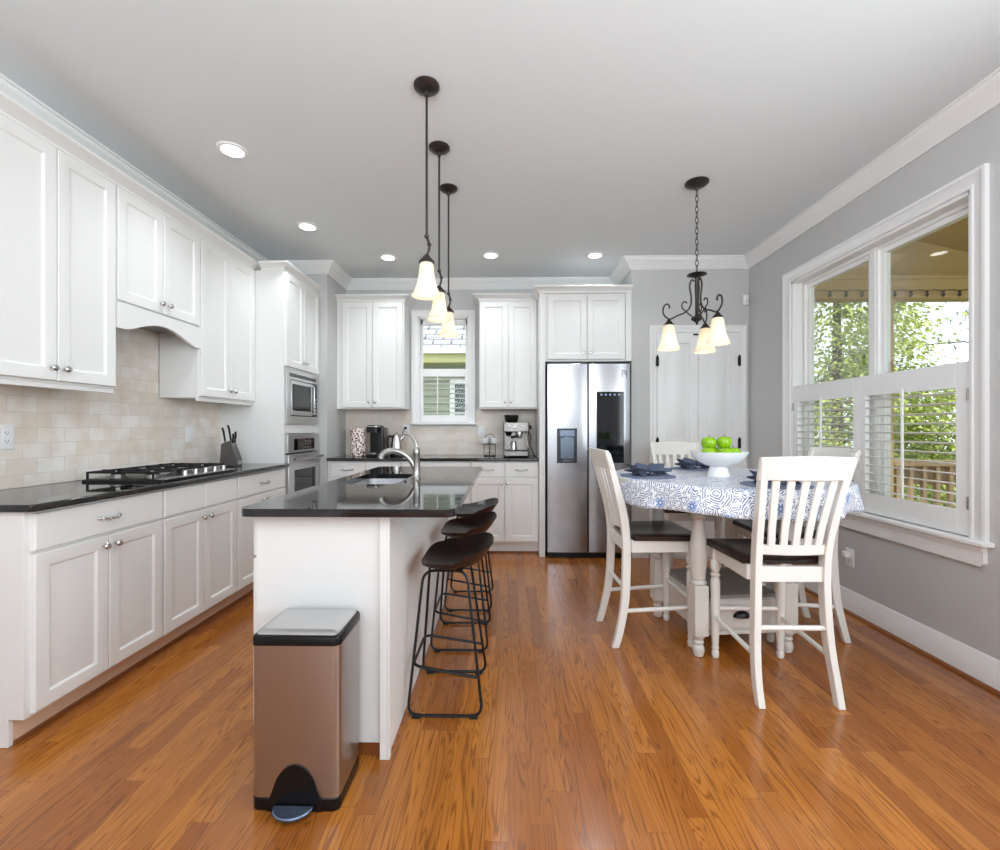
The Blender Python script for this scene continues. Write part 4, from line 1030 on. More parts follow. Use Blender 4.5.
# ------------------------------------------------------------------ bar stools
def stool():
    r = thing('bar_stool', '', 'bar stool', (0, 0, 0), group='bar stools along the island')
    # seat shell: low back on the +x side, front edge on the -x side
    na, nr = 40, 8; V = []; Fc = []
    def rim(a):
        c = math.cos(a); back = max(0, c); side = abs(math.sin(a))
        return 0.020 + .060 * back ** .9 + .028 * side * (.55 + .45 * (c > 0))
    def outl(a):
        c, s = math.cos(a), math.sin(a); e = .72 if c > 0 else .45
        return (.04 + .150 * math.copysign(abs(c) ** e, c), .198 * math.copysign(abs(s) ** (.72 if c > 0 else .6), s))
    z0 = .604
    for top in (1, 0):
        for i in range(nr + 1):
            q = i / nr
            for k in range(na):
                a = 2 * PI * k / na; ox, oy = outl(a); rm = rim(a)
                z = z0 + (q ** 2.8) * rm if top else z0 - .020 + (q ** 3) * (rm + .006)
                qq = q * (1 if top else .985)
                V.append((.04 + (ox - .04) * qq + .008 * q * max(0, math.cos(a)) * top, oy * qq, z))
    off = (nr + 1) * na
    for i in range(nr):
        for k in range(na):
            k2 = (k + 1) % na; A = i * na
            Fc.append((A + k, A + k2, A + na + k2, A + na + k)); Fc.append((off + A + k, off + A + na + k, off + A + na + k2, off + A + k2))
    A = nr * na
    for k in range(na): k2 = (k + 1) % na; Fc.append((A + k, A + k2, off + A + k2, off + A + k))
    m = MB(False); m.raw(V, Fc); bmesh.ops.remove_doubles(m.b, verts=m.b.verts, dist=1e-5)
    bmesh.ops.delete(m.b, geom=[f for f in m.b.faces if f.calc_area() < 1e-10], context='FACES')
    part('seat', m, SEATW, r, angle=60)
    t = .0062
    for sg in (-1, 1):
        yb_, yt_ = .168 * sg, .085 * sg
        lp = fillet([(-.152, yb_, .010), (-.10, yt_, .579), (.085, yt_, .579), (.158, yb_, .010)], .05, True, 6)
        fm = part('frame', MB(False).tube(lp, t, 8, closed=True), BLACKM, r)
        for xx in (-.115, .12): part('foot_pad', MB(False).rbox(xx - .018, xx + .018, yb_ - .008, yb_ + .008, .0005, .014, .004), RUBBER, fm)
    def on(sx, sg, z):
        q = (z - .010) / .569; x = (-.152 + .052 * q) if sx < 0 else (.158 - .073 * q)
        return (x, sg * (.168 - .083 * q), z)
    zf, zr = .20, .155
    lp = fillet([on(1, -1, zr), on(-1, -1, zf), on(-1, 1, zf), on(1, 1, zr)], .04, False, 5)
    part('footrest', MB(False).tube(lp, t, 8), BLACKM, r)
    m = MB(False); m.box(-.02, .07, -.085, .085, .5795, .5838)
    part('seat_bracket', m, BLACKM, r)
    return r
st0 = stool(); st0.location = (-.262, 2.01, 0); st0['label'] = 'dark wooden bar stool on wire frame at the island, nearest the camera'
dup(st0, (-.262, 2.555, 0), 0, 'dark wooden bar stool between the other two at the island')
dup(st0, (-.262, 3.08, 0), 0, 'dark wooden bar stool at the far end of the island, nearest the back cabinets')

# ------------------------------------------------------------------ dining table
TX, TY, TR = 1.235, 2.605, .597
tb = thing('dining_table', 'counter-height round dining table on turned white legs with a drawer base', 'table', (TX - .02, TY + .035, 0), .10)
part('tabletop', MB(False).lathe([(.001, .882), (TR - .02, .882), (TR, .888), (TR, .910), (TR - .006, .914), (.001, .914)], n=64), TABLEP, tb)
h = .245
part('apron', MB(False).box(-.30, .30, -.30, .30, .80, .8815), TABLEP, tb)
legp = [(.020, .0005), (.024, .004), (.030, .03), (.028, .05), (.020, .062), (.027, .07), (.027, .078), (.022, .085), (.030, .1), (.036, .112)]
legu = [(.036, .375), (.040, .384), (.040, .39), (.030, .398), (.036, .41), (.034, .42), (.038, .45), (.043, .52), (.040, .60), (.030, .68), (.026, .715), (.036, .725), (.038, .735), (.028, .745), (.034, .76), (.038, .775)]
for sx in (-1, 1):
    for sy in (-1, 1):
        m = MB(False); c0 = (sx * h, sy * h, 0); m.lathe(legp, c0, 22); m.lathe(legu, c0, 22)
        m.box(sx * h - .037, sx * h + .037, sy * h - .037, sy * h + .037, .1125, .3745); m.box(sx * h - .037, sx * h + .037, sy * h - .037, sy * h + .037, .7755, .7995)
        part('leg', m, TABLEP, tb, .004)
q = h - .038
part('storage_box', MB(False).box(-q, q, -q - .01, q + .01, .115, .285), TABLEP, tb, .002)
part('shelf', MB(False).box(-q, q, -q - .022, q + .022, .2855, .305), TABLESHELF, tb, .003)
part('plinth', MB(False).box(-q, q, -q - .022, q + .022, .095, .1145), TABLEP, tb, .003)
dw = part('drawer', MB(False).rings(-q + .012, q - .012, .128, .276, [(0, 0), (0, .010), (.004, .014), (.014, .014)], 'B', -q - .0105), TABLEP, tb)
m = MB(False); 
for i in range(1): pass
cup = []
for j in range(7):
    v = j / 6 * PI / 2; cup.append([( 0.046 * math.cos(v) * math.cos(PI * k / 12), -q - .0252 - .026 * math.cos(v) * math.sin(PI * k / 12) * 1.0 , .19 + .03 * math.sin(v)) for k in range(13)])
m2 = MB(False)
cv = [p for lp in cup for p in lp]; m2.raw(cv, [(j * 13 + k, j * 13 + k + 1, (j + 1) * 13 + k + 1, (j + 1) * 13 + k) for j in range(6) for k in range(12)])
bmesh.ops.remove_doubles(m2.b, verts=m2.b.verts, dist=1e-5)
bmesh.ops.solidify(m2.b, geom=m2.b.faces[:], thickness=.002)
part('cup_pull', m2, BLACKM, dw, label='black cup pull')

# tablecloth
def tablecloth():
    na, R, drop = 144, TR + .004, .128; prof = []
    top_z = .9165
    rs = [0.001, .15, .3, .42, .5, R - .02, R - .006]
    loops = []; uvs = []
    for r in rs: loops.append([(r * math.cos(2 * PI * k / na), r * math.sin(2 * PI * k / na), top_z) for k in range(na)]); uvs.append(r)
    for i, (dr_, dz) in enumerate(((0, -.006), (.006, -.016), (.009, -.04), (.012, -.07), (.015, -.09), (.017, -.11), (.019, -drop))):
        lp = []
        for k in range(na):
            a = 2 * PI * k / na; f = max(0, (-dz - .016) / drop)
            wv = (.012 * math.sin(a * 9 + .6) + .007 * math.sin(a * 17 + 2) + .004 * math.sin(a * 31)) * f * 1.3
            rr = R + dr_ + wv; zz = top_z + dz + .006 * f * math.sin(a * 5)
            lp.append((rr * math.cos(a), rr * math.sin(a), zz))
        loops.append(lp); uvs.append(R - dz)
    V = [p for lp in loops for p in lp]; n = len(loops)
    Fc = [(i * na + k, i * na + (k + 1) % na, (i + 1) * na + (k + 1) % na, (i + 1) * na + k) for i in range(n - 1) for k in range(na)]
    Fc = [f[::-1] for f in Fc]
    Fc.append(tuple(range(na)))
    me = bpy.data.meshes.new('tablecloth'); me.from_pydata(V, [], Fc); uvl = me.uv_layers.new(name='cloth')
    for lpi in me.loops:
        i, k = divmod(lpi.vertex_index, na); a = 2 * PI * k / na; r = uvs[i]; uvl.data[lpi.index].uv = (r * math.cos(a) + 1, r * math.sin(a) + 1)
    me.polygons.foreach_set('use_smooth', [True] * len(me.polygons)); me.materials.append(CLOTH)
    o = bpy.data.objects.new('tablecloth', me); COL.objects.link(o); o.location = (TX, TY, 0)
    m = o.modifiers.new('thickness', 'SOLIDIFY'); m.thickness = .0015; m.offset = 0
    return tag(o, 'white tablecloth with blue medallion pattern draped over the dining table', 'tablecloth')
tablecloth()
ZC = .9175
def placemat():
    o = single('placemat', MB(False).lathe([(.001, .0003), (.15, .0003), (.152, .002), (.15, .0042), (.001, .0045)], n=48), WEAVE, '', 'placemat', 'round placemats on the dining table')
    return o
PMS = [(.79, 2.56, 'left side of the table, nearest the refrigerator', .3), (1.235, 3.00, 'far side of the table, behind the fruit bowl', .1), (1.27, 2.16, 'near side of the table, behind the near chair back', -.15), (1.685, 2.60, 'window side of the table', 1.4)]
pm = placemat(); pm.location = (PMS[0][0], PMS[0][1], ZC); pm['label'] = 'round blue-grey placemat on the ' + PMS[0][2]
for x, y, t, a in PMS[1:]: dup(pm, (x, y, ZC), 0, 'round blue-grey placemat on the ' + t)
def napkin():
    r = thing('napkin', '', 'napkin', (0, 0, 0), group='gathered napkins on the placemats')
    nx, nv = 30, 54; loops = []
    for i in range(nx):
        t = -1 + 2 * i / (nx - 1); wd = .016 + .062 * abs(t) ** .85; hh = .018 + .034 * abs(t) ** .6 * (1 - .45 * abs(t)); lp = []
        for k in range(nv):
            a = 2 * PI * k / nv; f = 1 + .2 * abs(t) * math.sin(6 * a + 3 * t) + .1 * abs(t) * math.sin(11 * a - 2 * t)
            lp.append((t * .088 + .012 * math.sin(5 * a) * abs(t), wd * math.cos(a) * f, .0175 + .010 * abs(t) * math.sin(4 * t + 1) * .5 + hh * math.sin(a) * f * (1 if math.sin(a) > 0 else .55)))
        loops.append(lp)
    m = MB(False); m.skin(loops)
    mn = min(v.co.z for v in m.b.verts)
    for v in m.b.verts: v.co.z -= mn - .0006
    part('cloth', m, NAVY, r, angle=80)
    pts = [(0, .022 * math.cos(2 * PI * k / 20), .0242 + .019 * math.sin(2 * PI * k / 20)) for k in range(20)]
    part('napkin_ring', MB(False).tube(pts, .0045, 8, closed=True), RING, r)
    return r
nk = napkin()
for i, (x, y, t, a) in enumerate(PMS):
    lab = 'dark blue gathered napkin at the ' + t
    if i == 0: nk.location = (x, y + .0, ZC + .0046); nk.rotation_euler = (0, 0, a); nk['label'] = lab
    else: dup(nk, (x, y, ZC + .0046), a, lab)
bw = thing('fruit_bowl', 'white footed fruit bowl at the centre of the dining table', 'bowl', (1.185, 2.555, ZC))
part('bowl', MB(False).lathe([(.001, .058), (.04, .056), (.07, .063), (.11, .085), (.138, .112), (.150, .135), (.152, .141), (.148, .141), (.134, .118), (.106, .094), (.068, .074), (.03, .068), (.001, .068)], n=48), CERAMIC, bw)
part('foot', MB(False).lathe([(.001, .0005), (.060, .0005), (.061, .006), (.052, .03), (.046, .0575), (.001, .0575)], n=40), CERAMIC, bw)
def apple():
    r = thing('apple', '', 'apple', group='green apples in the fruit bowl')
    part('skin', MB(False).lathe([(.001, .006), (.012, .001), (.024, .004), (.036, .022), (.041, .042), (.038, .060), (.027, .073), (.015, .0755), (.006, .071), (.001, .066)], n=24), APPLE, r, angle=80)
    part('stem', MB(False).tube([(0, 0, .066), (.001, 0, .078), (.004, .001, .088)], .0017, 6), STEM, r)
    return r
def pol(deg, r=.075): return (r * math.cos(math.radians(deg)), r * math.sin(math.radians(deg)))
AP = [(-.045, .022, .1455, 'green apple sitting higher in the bowl, on the left'), (.045, .03, .1485, 'green apple sitting higher in the bowl, on the right'), (*pol(205), .087, 'green apple low at the left rim of the bowl'), (*pol(275), .087, 'green apple low at the front of the bowl, between the two high ones'),
      (*pol(345), .087, 'green apple low at the right rim of the bowl'), (*pol(90), .087, 'green apple low at the back of the bowl')]
ap0 = apple(); loc = lambda q: (1.185 + q[0], 2.555 + q[1], ZC + q[2])
ap0.location = loc(AP[0]); ap0['label'] = AP[0][3]
for i, q_ in enumerate(AP[1:6]): dup(ap0, loc(q_), .9 * i, q_[3])

# ------------------------------------------------------------------ dining chairs
def chair():
    r = thing('dining_chair', '', 'dining chair', group='dining chairs around the table')
    hw = .167; yb, yf = -.205, .178
    # back posts: splayed foot, straight at the seat, raked back above it
    for sx in (-1, 1):
        pts = [(sx * hw, yb - .035, .0008), (sx * hw, yb - .008, .10), (sx * (hw - .008), yb + .02, .25), (sx * (hw - .016), yb + .03, .42), (sx * (hw - .018), yb + .03, .58), (sx * (hw - .014), yb + .012, .72), (sx * (hw - .003), yb - .030, .88), (sx * (hw + .011), yb - .082, 1.055)]
        cp = catmull(pts, 5); loops = []
        for i, p in enumerate(cp):
            z = p.z; wx = .0155; wy = .022 if .3 < z < .75 else .018 + .002
            if z < .3: wy = .018 + .004 * z / .3; wx = .0145 + .001 * z / .3
            if z > .75: wy = .022 - .007 * (z - .75) / .3
            loops.append([(p.x - wx, p.y - wy, z), (p.x + wx, p.y - wy, z), (p.x + wx, p.y + wy, z), (p.x - wx, p.y + wy, z)])
        part('leg', MB(False).skin(loops), CHAIRW, r, .003)
    prof = [(.013, .0008), (.016, .003), (.019, .02), (.017, .034), (.013, .042), (.018, .048), (.018, .053), (.0155, .06), (.017, .075), (.020, .14), (.022, .25), (.0235, .36), (.0235, .40), (.017, .418), (.024, .426), (.024, .434), (.016, .442), (.022, .455), (.026, .475), (.024, .50), (.018, .512), (.022, .52)]
    for sx in (-1, 1):
        m = MB(False); m.lathe(prof, (sx * hw, yf, 0), 18); m.box(sx * hw - .021, sx * hw + .021, yf - .021, yf + .021, .5205, .582)
        part('leg', m, CHAIRW, r)
    m = MB(False); m.box(-hw + .0215, hw - .0215, yf - .010, yf + .012, .522, .582); m.box(-hw + .0335, hw - .0335, yb + .02, yb + .042, .515, .582)
    for sx in (-1, 1): m.box(sx * hw - .011, sx * hw + .011, yb + .0525, yf - .0215, .515, .582)
    part('seat_rail', m, CHAIRW, r, .002)
    # saddle seat
    n1, n2 = 16, 16; V = []; Fc = []
    for top in (1, 0):
        for j in range(n2 + 1):
            for i in range(n1 + 1):
                u, v = -1 + 2 * i / n1, -1 + 2 * j / n2
                fw = .205 + .012 * v; x = u * fw; y = -.145 + (v + 1) / 2 * .365
                edge = max(abs(u), abs(v)); 
                dip = .012 * (math.cos(min(1, abs(u)) * PI) * .5 + .5) * (1 - max(0, v) ** 2) * (1 if edge < 1 else 1)
                if v > .9 or abs(u) > .95: pass
                z = .612 - dip * (1 - abs(u) ** 4) if top else .5825
                rnd = .004 if edge >= .999 and top else 0
                V.append((x, y, z - rnd))
    off = (n1 + 1) * (n2 + 1); I = lambda i, j, o=0: o + j * (n1 + 1) + i
    for j in range(n2):
        for i in range(n1):
            Fc.append((I(i, j), I(i + 1, j), I(i + 1, j + 1), I(i, j + 1))); Fc.append((I(i, j, off), I(i, j + 1, off), I(i + 1, j + 1, off), I(i + 1, j, off)))
    ring = [I(i, 0) for i in range(n1)] + [I(n1, j) for j in range(n2)] + [I(i, n2) for i in range(n1, 0, -1)] + [I(0, j) for j in range(n2, 0, -1)]
    for a_, b_ in zip(ring, ring[1:] + ring[:1]): Fc.append((a_, b_, b_ + off, a_ + off))
    part('seat', MB(False).raw(V, Fc), SEATW, r, .003, angle=50)
    def ypost(z):   # back post centre line above the seat
        pts = [(.58, yb + .03), (.72, yb + .012), (.88, yb - .030), (1.055, yb - .082), (1.08, yb - .09)]
        for (z0, y0), (z1, y1) in zip(pts, pts[1:]):
            if z <= z1: return y0 + (y1 - y0) * (z - z0) / (z1 - z0)
        return pts[-1][1]
    # curved crest rail and lower rail
    def rail(z0, z1, hw_, dep, th, crest):
        loops = []
        for i in range(17):
            u = -1 + 2 * i / 16; bow = -dep * (1 - u * u); x = u * hw_
            zt = z1 + crest * (1 - u * u)
            loops.append([(x, ypost(z0) + bow - th, z0), (x, ypost(z0) + bow + th, z0), (x, ypost(zt) + bow + th, zt), (x, ypost(zt) + bow - th, zt)])
        return MB(False).skin(loops)
    part('crest_rail', rail(.970, 1.068, hw + .028, .026, .010, .006), CHAIRW, r, .004)
    part('back_rail', rail(.637, .682, hw - .030, .018, .009, 0), CHAIRW, r, .003)
    for k in range(5):
        x0 = (-1 + 2 * (k + .5) / 5) * (hw - .042); x1 = x0 * 1.2; loops = []
        for z in (.680, .76, .83, .90, .972):
            q_ = (z - .680) / .29; x = x0 + (x1 - x0) * q_; u = x / (hw + .02); y = ypost(z) - .02 * (1 - u * u)
            loops.append([(x - .0155, y - .0055, z), (x + .0155, y - .0055, z), (x + .0155, y + .0055, z), (x - .0155, y + .0055, z)])
        part('slat', MB(False).skin(loops), CHAIRW, r, .002)
    part('stretcher', MB(False).tube([(-hw + .023, yb + .026, .312), (hw - .023, yb + .026, .312)], .0115, 12), CHAIRW, r)
    for sx in (-1, 1): part('stretcher', MB(False).tube([(sx * (hw - .006), yb + .03, .195), (sx * hw, yf - .016, .212)], .0115, 12), CHAIRW, r)
    part('stretcher', MB(False).tube([(-hw + .016, yf, .255), (hw - .016, yf, .255)], .0115, 12), CHAIRW, r)
    return r
cA = chair(); cA.location = (.812, 2.63, 0); cA.rotation_euler = (0, 0, -PI / 2 + .05); cA['label'] = 'white slat-back dining chair seen from the side, left of the table near the refrigerator'
dup(cA, (1.243, 2.178, 0), 0, 'white slat-back dining chair nearest the camera with its back turned')
dup(cA, (1.35, 3.44, 0), PI - .06, 'white slat-back dining chair on the far side of the table, facing the camera')
dup(cA, (1.64, 2.70, 0), PI / 2, 'white slat-back dining chair between the table and the side window')

# ------------------------------------------------------------------ things on the back counter
ZK = .9085
cn = thing('canister', 'patterned cream and dark canister at the left end of the back counter', 'canister', (-1.505, 4.50, ZK))
part('body', MB(False).lathe([(.072, .0005), (.077, .004), (.077, .255), (.075, .258), (.001, .258)], n=36), CANP, cn)
part('lid', MB(False).lathe([(.001, .2585), (.078, .2585), (.079, .266), (.076, .276), (.03, .28), (.012, .281), (.001, .281)], n=36), CANP, cn)
km = thing('coffee_maker', 'tall black single-cup coffee maker on the back counter', 'coffee maker', (-1.315, 4.50, ZK))
part('column', MB(False).rbox(-.075, .04, 0, .13, .0255, .235, .02), BLACK, km)
part('water_tank', MB(False).rbox(.0405, .078, -.06, .12, .0255, .285, .012), plain('smoky_tank', S(34, 36, 40), .12), km)
part('base', MB(False).rbox(-.078, .08, -.12, .135, .0005, .025, .02), BLACK, km, .003)
part('brew_head', MB(False).rbox(-.077, .04, -.115, .13, .2355, .31, .025, top=(.02, .02)), BLACK, km)
part('lid_band', MB(False).rbox(-.079, .0405, -.118, -.02, .292, .3, .025), CHROME, km)
part('drip_tray', MB(False).rbox(-.055, .02, -.105, -.02, .0255, .034, .015), NICKEL, km)
kt = thing('kettle', 'stainless electric kettle behind the faucet on the back counter', 'kettle', (-1.122, 4.52, ZK))
part('body', MB(False).lathe([(.001, .0255), (.058, .0255), (.062, .03), (.058, .10), (.046, .19), (.043, .205), (.001, .205)], n=32), CHROME, kt)
part('lid', MB(False).lathe([(.042, .2055), (.04, .215), (.02, .226), (.006, .230), (.008, .24), (.001, .243)], n=28), CHROME, kt)
part('base', MB(False).lathe([(.001, .0005), (.066, .0005), (.068, .006), (.066, .02), (.06, .025), (.001, .025)], n=32), BLACK, kt)
part('handle', MB(False).tube(catmull([(-.046, 0, .19), (-.075, 0, .2), (-.092, 0, .165), (-.09, 0, .1), (-.07, 0, .06), (-.058, 0, .05)], 6), .0095, 10), BLACK, kt)
part('spout', MB(False).tube([(.04, 0, .165), (.06, 0, .185), (.072, 0, .2)], [.018, .012, .008], 12), CHROME, kt)

RX, RY = -.183, 4.50
rk = thing('cup_rack', 'dark wire rack of small white cups on the back counter', 'cup rack', (RX, RY, ZK))
m = MB(False)
m.tube([(.058 * math.cos(2 * PI * k / 24), .058 * math.sin(2 * PI * k / 24), .004) for k in range(24)], .0028, 6, closed=True)
m.tube([(.058 * math.cos(2 * PI * k / 24), .058 * math.sin(2 * PI * k / 24), .122) for k in range(24)], .0025, 6, closed=True)
m.tube(catmull([(-.056, 0, .004), (-.056, 0, .1), (-.056, 0, .17), (-.04, 0, .205), (0, 0, .222), (.04, 0, .205), (.056, 0, .17), (.056, 0, .1), (.056, 0, .004)], 5), .003, 6)
m.tube(catmull([(0, -.056, .004), (0, -.056, .12), (0, 0, .122), (0, .056, .12), (0, .056, .004)], 4), .0025, 6)
m.tube([(-.056, 0, .17), (.056, 0, .17)], .0025, 6)
m.tube(catmull([(-.056, 0, .004), (-.02, 0, .03), (0, 0, .034), (.02, 0, .03), (.056, 0, .004)], 4), .0022, 6)
m.tube([(-.056, 0, .1225), (.056, 0, .1225)], .0022, 6)
part('wire_frame', m, BLACKM, rk)
def cup():
    r = thing('coffee_cup', '', 'cup', group='white cups on the wire rack')
    part('bowl', MB(False).lathe([(.001, .0006), (.02, .0006), (.027, .004), (.036, .028), (.039, .056), (.037, .056), (.033, .028), (.023, .008), (.001, .006)], n=24), CERAMIC, r)
    part('handle', MB(False).tube(catmull([(.036, 0, .046), (.05, 0, .045), (.052, 0, .028), (.042, 0, .018), (.033, 0, .018)], 4), .004, 8), CERAMIC, r)
    return r
CUPS = [(-.0425, -.042, 3.6, 'white cup at the front left of the wire rack'), (.0425, -.042, -.5, 'white cup at the front right of the wire rack'), (-.0425, .045, 2.4, 'white cup at the back left of the wire rack'), (.0425, .045, .6, 'white cup at the back right of the wire rack')]
c0 = cup()
for i, (dx, dy, a, lab) in enumerate(CUPS):
    p = (RX + dx, RY + dy, ZK + .1252)
    if i == 0: c0.location = p; c0.rotation_euler = (0, 0, a); c0['label'] = lab
    else: dup(c0, p, a, lab)

em = thing('espresso_machine', 'stainless espresso machine with bean hopper beside the refrigerator', 'espresso machine', (.09, 4.50, ZK))
part('base', MB(False).rbox(-.135, .115, -.125, .14, .012, .055, .012), ESTEEL, em, .002)
m = MB(False)
for sx in (-.12, .1):
    for sy in (-.1, .12): m.lathe([(.014, .0005), (.014, .0118), (.001, .0118)], (sx, sy, 0), 14)
part('feet', m, RUBBER, em)
part('drip_tray', MB(False).rbox(-.12, .10, -.118, .0, .0555, .063, .008), plain('tray_black', S(40, 40, 42), .4, .5), em)
part('back_housing', MB(False).rbox(-.135, .115, .0, .14, .0635, .245, .012), ESTEEL, em, .002)
part('head', MB(False).rbox(-.138, .118, -.12, .142, .2455, .335, .014), ESTEEL, em, .004)
m = MB(False)
for x in (-.11, -.075, .03, .055, .08): m.lathe([(.009, 0), (.009, .004), (.006, .006), (.001, .006)], (x, -.1205, .30), 12, axis='-Y')
part('buttons', m, CHROME, em)
part('pressure_gauge', MB(False).lathe([(.022, 0), (.022, .006), (.019, .008), (.001, .008)], (-.02, -.1205, .292), 20, axis='-Y'), CERAMIC, em)
part('grinder_cradle', MB(False).lathe([(.020, .205), (.03, .225), (.032, .245), (.001, .245)], (-.085, -.07, 0), 18), BLACK, em)
part('group_head', MB(False).lathe([(.03, .215), (.036, .22), (.036, .245), (.001, .245)], (.02, -.07, 0), 20), CHROME, em)
pf = part('portafilter', MB(False).lathe([(.012, .182), (.03, .188), (.034, .2), (.034, .2145), (.001, .2145)], (.02, -.07, 0), 20), CHROME, em)
part('handle', MB(False).tube([(.005, -.1, .203), (-.03, -.16, .198), (-.055, -.205, .193)], [.008, .012, .013], 12), BLACK, pf)
part('steam_wand', MB(False).tube(catmull([(.085, -.085, .244), (.09, -.11, .2), (.098, -.12, .14), (.108, -.125, .09)], 5), .0045, 8), CHROME, em)
part('steam_knob', MB(False).lathe([(.02, 0), (.02, .018), (.016, .022), (.001, .022)], (.1185, -.04, .29), 18, axis='X'), BLACK, em)
hp = MB(False); hp.lathe([(.05, .3355), (.062, .345), (.072, .40), (.072, .402), (.001, .402)], (-.055, .03, 0), 24)
part('bean_hopper', hp, HOPPER, em, label='smoky bean hopper')
part('hopper_lid', MB(False).lathe([(.074, .4025), (.074, .411), (.02, .416), (.001, .416)], (-.055, .03, 0), 24), BLACK, em)
jg = MB(False); jg.lathe([(.001, .0), (.03, .0), (.033, .004), (.03, .05), (.024, .078), (.026, .088), (.023, .088), (.021, .078), (.027, .05), (.029, .006), (.001, .004)], (0, 0, 0), 22)
pj = thing('milk_jug', 'small steel milk jug standing on the espresso machine tray', 'jug', (.09 - .035, 4.50 - .06, ZK + .0635))
part('body', jg, CHROME, pj)
part('handle', MB(False).tube(catmull([(-.026, 0, .08), (-.045, 0, .075), (-.048, 0, .05), (-.031, 0, .02)], 4), .003, 6), CHROME, pj)
part('cable', MB(False).tube(catmull([(.118, .06, .24), (.14, .02, .19), (.128, -.02, .13), (.15, -.02, .06), (.172, -.0, .012), (.182, .05, .0055), (.175, .12, .005)], 6), .0045, 8), BLACK, em)

# ------------------------------------------------------------------ outside
single('ground_outside', MB().box(XR + T + .01, 30, -20, 40, -1.2, -.6), LAWN, kind='structure')
single('ground_behind', MB().box(-30, XR + T, YB + T + .01, 40, -1.2, -.25), LAWN, kind='structure')
m = MB()
for i in range(24): m.box(XR + T + .02 + i * .14, XR + T + .155 + i * .14, -1.0, 4.75, -.16, -.12)
m.box(XR + T + .02, XR + T + 3.38, -1.0, 4.75, -.3, -.161)
single('floor_porch', m, DECKW, kind='structure')
PY = 4.70
m = MB(); xa, xb = XR + T + .02, 6.2
m.skin([[(xa, y, 3.55), (xb, y, 2.66), (xb, y, 2.76), (xa, y, 3.65)] for y in (-1.0, PY + .5)])
single('ceiling_porch', m, PORCH, kind='structure')
m = MB(); m.prism([(xa, 2.74), (xb, 2.6), (xb, 2.66), (xa, 3.55)], 'B', PY + .04, -.02, .02)
single('wall_porch_gable', m, PORCH, kind='structure')
m = MB(); m.box(xa, xb, PY - .07, PY + .07, 2.50, 2.74); m.box(xa, xb, PY - .085, PY + .085, 2.70, 2.735); m.box(xa, xb, PY - .08, PY + .08, 2.506, 2.54)
single('beam_porch', m, PORCH, kind='structure', bevel=.004)
m = MB(); m.box(3.82, 3.92, PY - .055, PY + .055, -.12, 2.498); m.box(3.81, 3.93, PY - .07, PY + .07, -.12, .0); m.box(3.81, 3.93, PY - .07, PY + .07, 2.44, 2.498)
single('pillar_porch', m, PORCH, kind='structure')
rlg = thing('porch_railing', 'brown wooden porch railing outside the side window', 'railing', (4.2, PY, -.12))
for a, b in ((xa, 3.805), (3.935, xb)):
    part('top_rail', MB().box(a, b, PY - .06, PY + .06, .80, .86), DECKW, rlg, .005)
    part('bottom_rail', MB().box(a, b, PY - .03, PY + .03, .0, .08), DECKW, rlg, .004)
    m = MB(); n = int((b - a) / .13)
    for i in range(n): xx = a + (i + .5) * (b - a) / n; m.box(xx - .02, xx + .02, PY - .02, PY + .02, .081, .799)
    part('balusters', m, DECKW, rlg)
part('fascia_board', MB().box(xa, xb, PY + .061, PY + .09, .60, .80), DECKW, rlg)
sl = thing('string_lights', 'string of small bulbs along the porch beam outside the side window', 'string lights', (4.3, PY - .1, 2.56))
pts = []; nb = 22
for i in range(nb * 6 + 1):
    x = xa + (5.9 - xa) * i / (nb * 6); pts.append((x, PY - .1, 2.585 - .012 * abs(math.sin(PI * i / 6))))
part('wire', MB().tube(pts, .004, 6), BLACK, sl)
for i in range(nb):
    x = xa + (5.9 - xa) * (i + .5) / nb
    bb_ = part('bulb', MB().lathe([(.001, 2.51), (.012, 2.516), (.017, 2.53), (.011, 2.547), (.011, 2.572), (.001, 2.573)], (x, PY - .1, 0), 10), plain('bulb_dark_glass', S(60, 48, 30), .2) if i == 0 else bpy.data.materials['bulb_dark_glass'], sl)
def tree(name, label, cat, loc, height, rad, n, leaf, mat, shape='cone', trunk_r=.1, group='trees beyond the porch'):
    rnd = random.Random(hash(label) % 1000 if False else sum(map(ord, label)))
    r = thing(name, label, cat, loc, group=group)
    part('trunk', MB(False).tube([(0, 0, 0), (.03, .02, height * .5), (0, 0, height * .95)], [trunk_r, trunk_r * .7, trunk_r * .15], 8), BARK, r)
    V = []; Fc = []
    nc = max(40, n // 40)
    for c_ in range(nc):
        t = rnd.random() ** .8; zz = height * (.06 + .92 * t)
        R = rad * ((1 - t) ** .7 * .95 + .08) if shape == 'cone' else rad * math.sqrt(max(.05, 1 - (2 * t - 1) ** 2))
        a = rnd.random() * 2 * PI; q = R * (.45 + .55 * rnd.random() ** .5)
        ctr = Vector((q * math.cos(a), q * math.sin(a), zz)); out = Vector((math.cos(a), math.sin(a), -.35)).normalized()
        for k in range(n // nc):
            L = rad * .26
            p = ctr + out * (rnd.random() - .3) * L * 1.5 + Vector((rnd.gauss(0, 1), rnd.gauss(0, 1), rnd.gauss(0, .55))) * L * .42
            d = (out + Vector((rnd.gauss(0, .5), rnd.gauss(0, .5), rnd.gauss(0, .4)))).normalized()
            s = d.cross(Vector((rnd.gauss(0, .4), rnd.gauss(0, .4), 1))).normalized()
            l, w_ = leaf * (.7 + .6 * rnd.random()), leaf * .32
            i0 = len(V); V += [p, p + d * l * .5 + s * w_, p + d * l - Vector((0, 0, l * .15)), p + d * l * .5 - s * w_]
            Fc.append((i0, i0 + 1, i0 + 2, i0 + 3))
    me = bpy.data.meshes.new('foliage'); me.from_pydata([tuple(v) for v in V], [], Fc); me.materials.append(mat)
    o = bpy.data.objects.new('foliage', me); COL.objects.link(o); o.parent = r
    return r
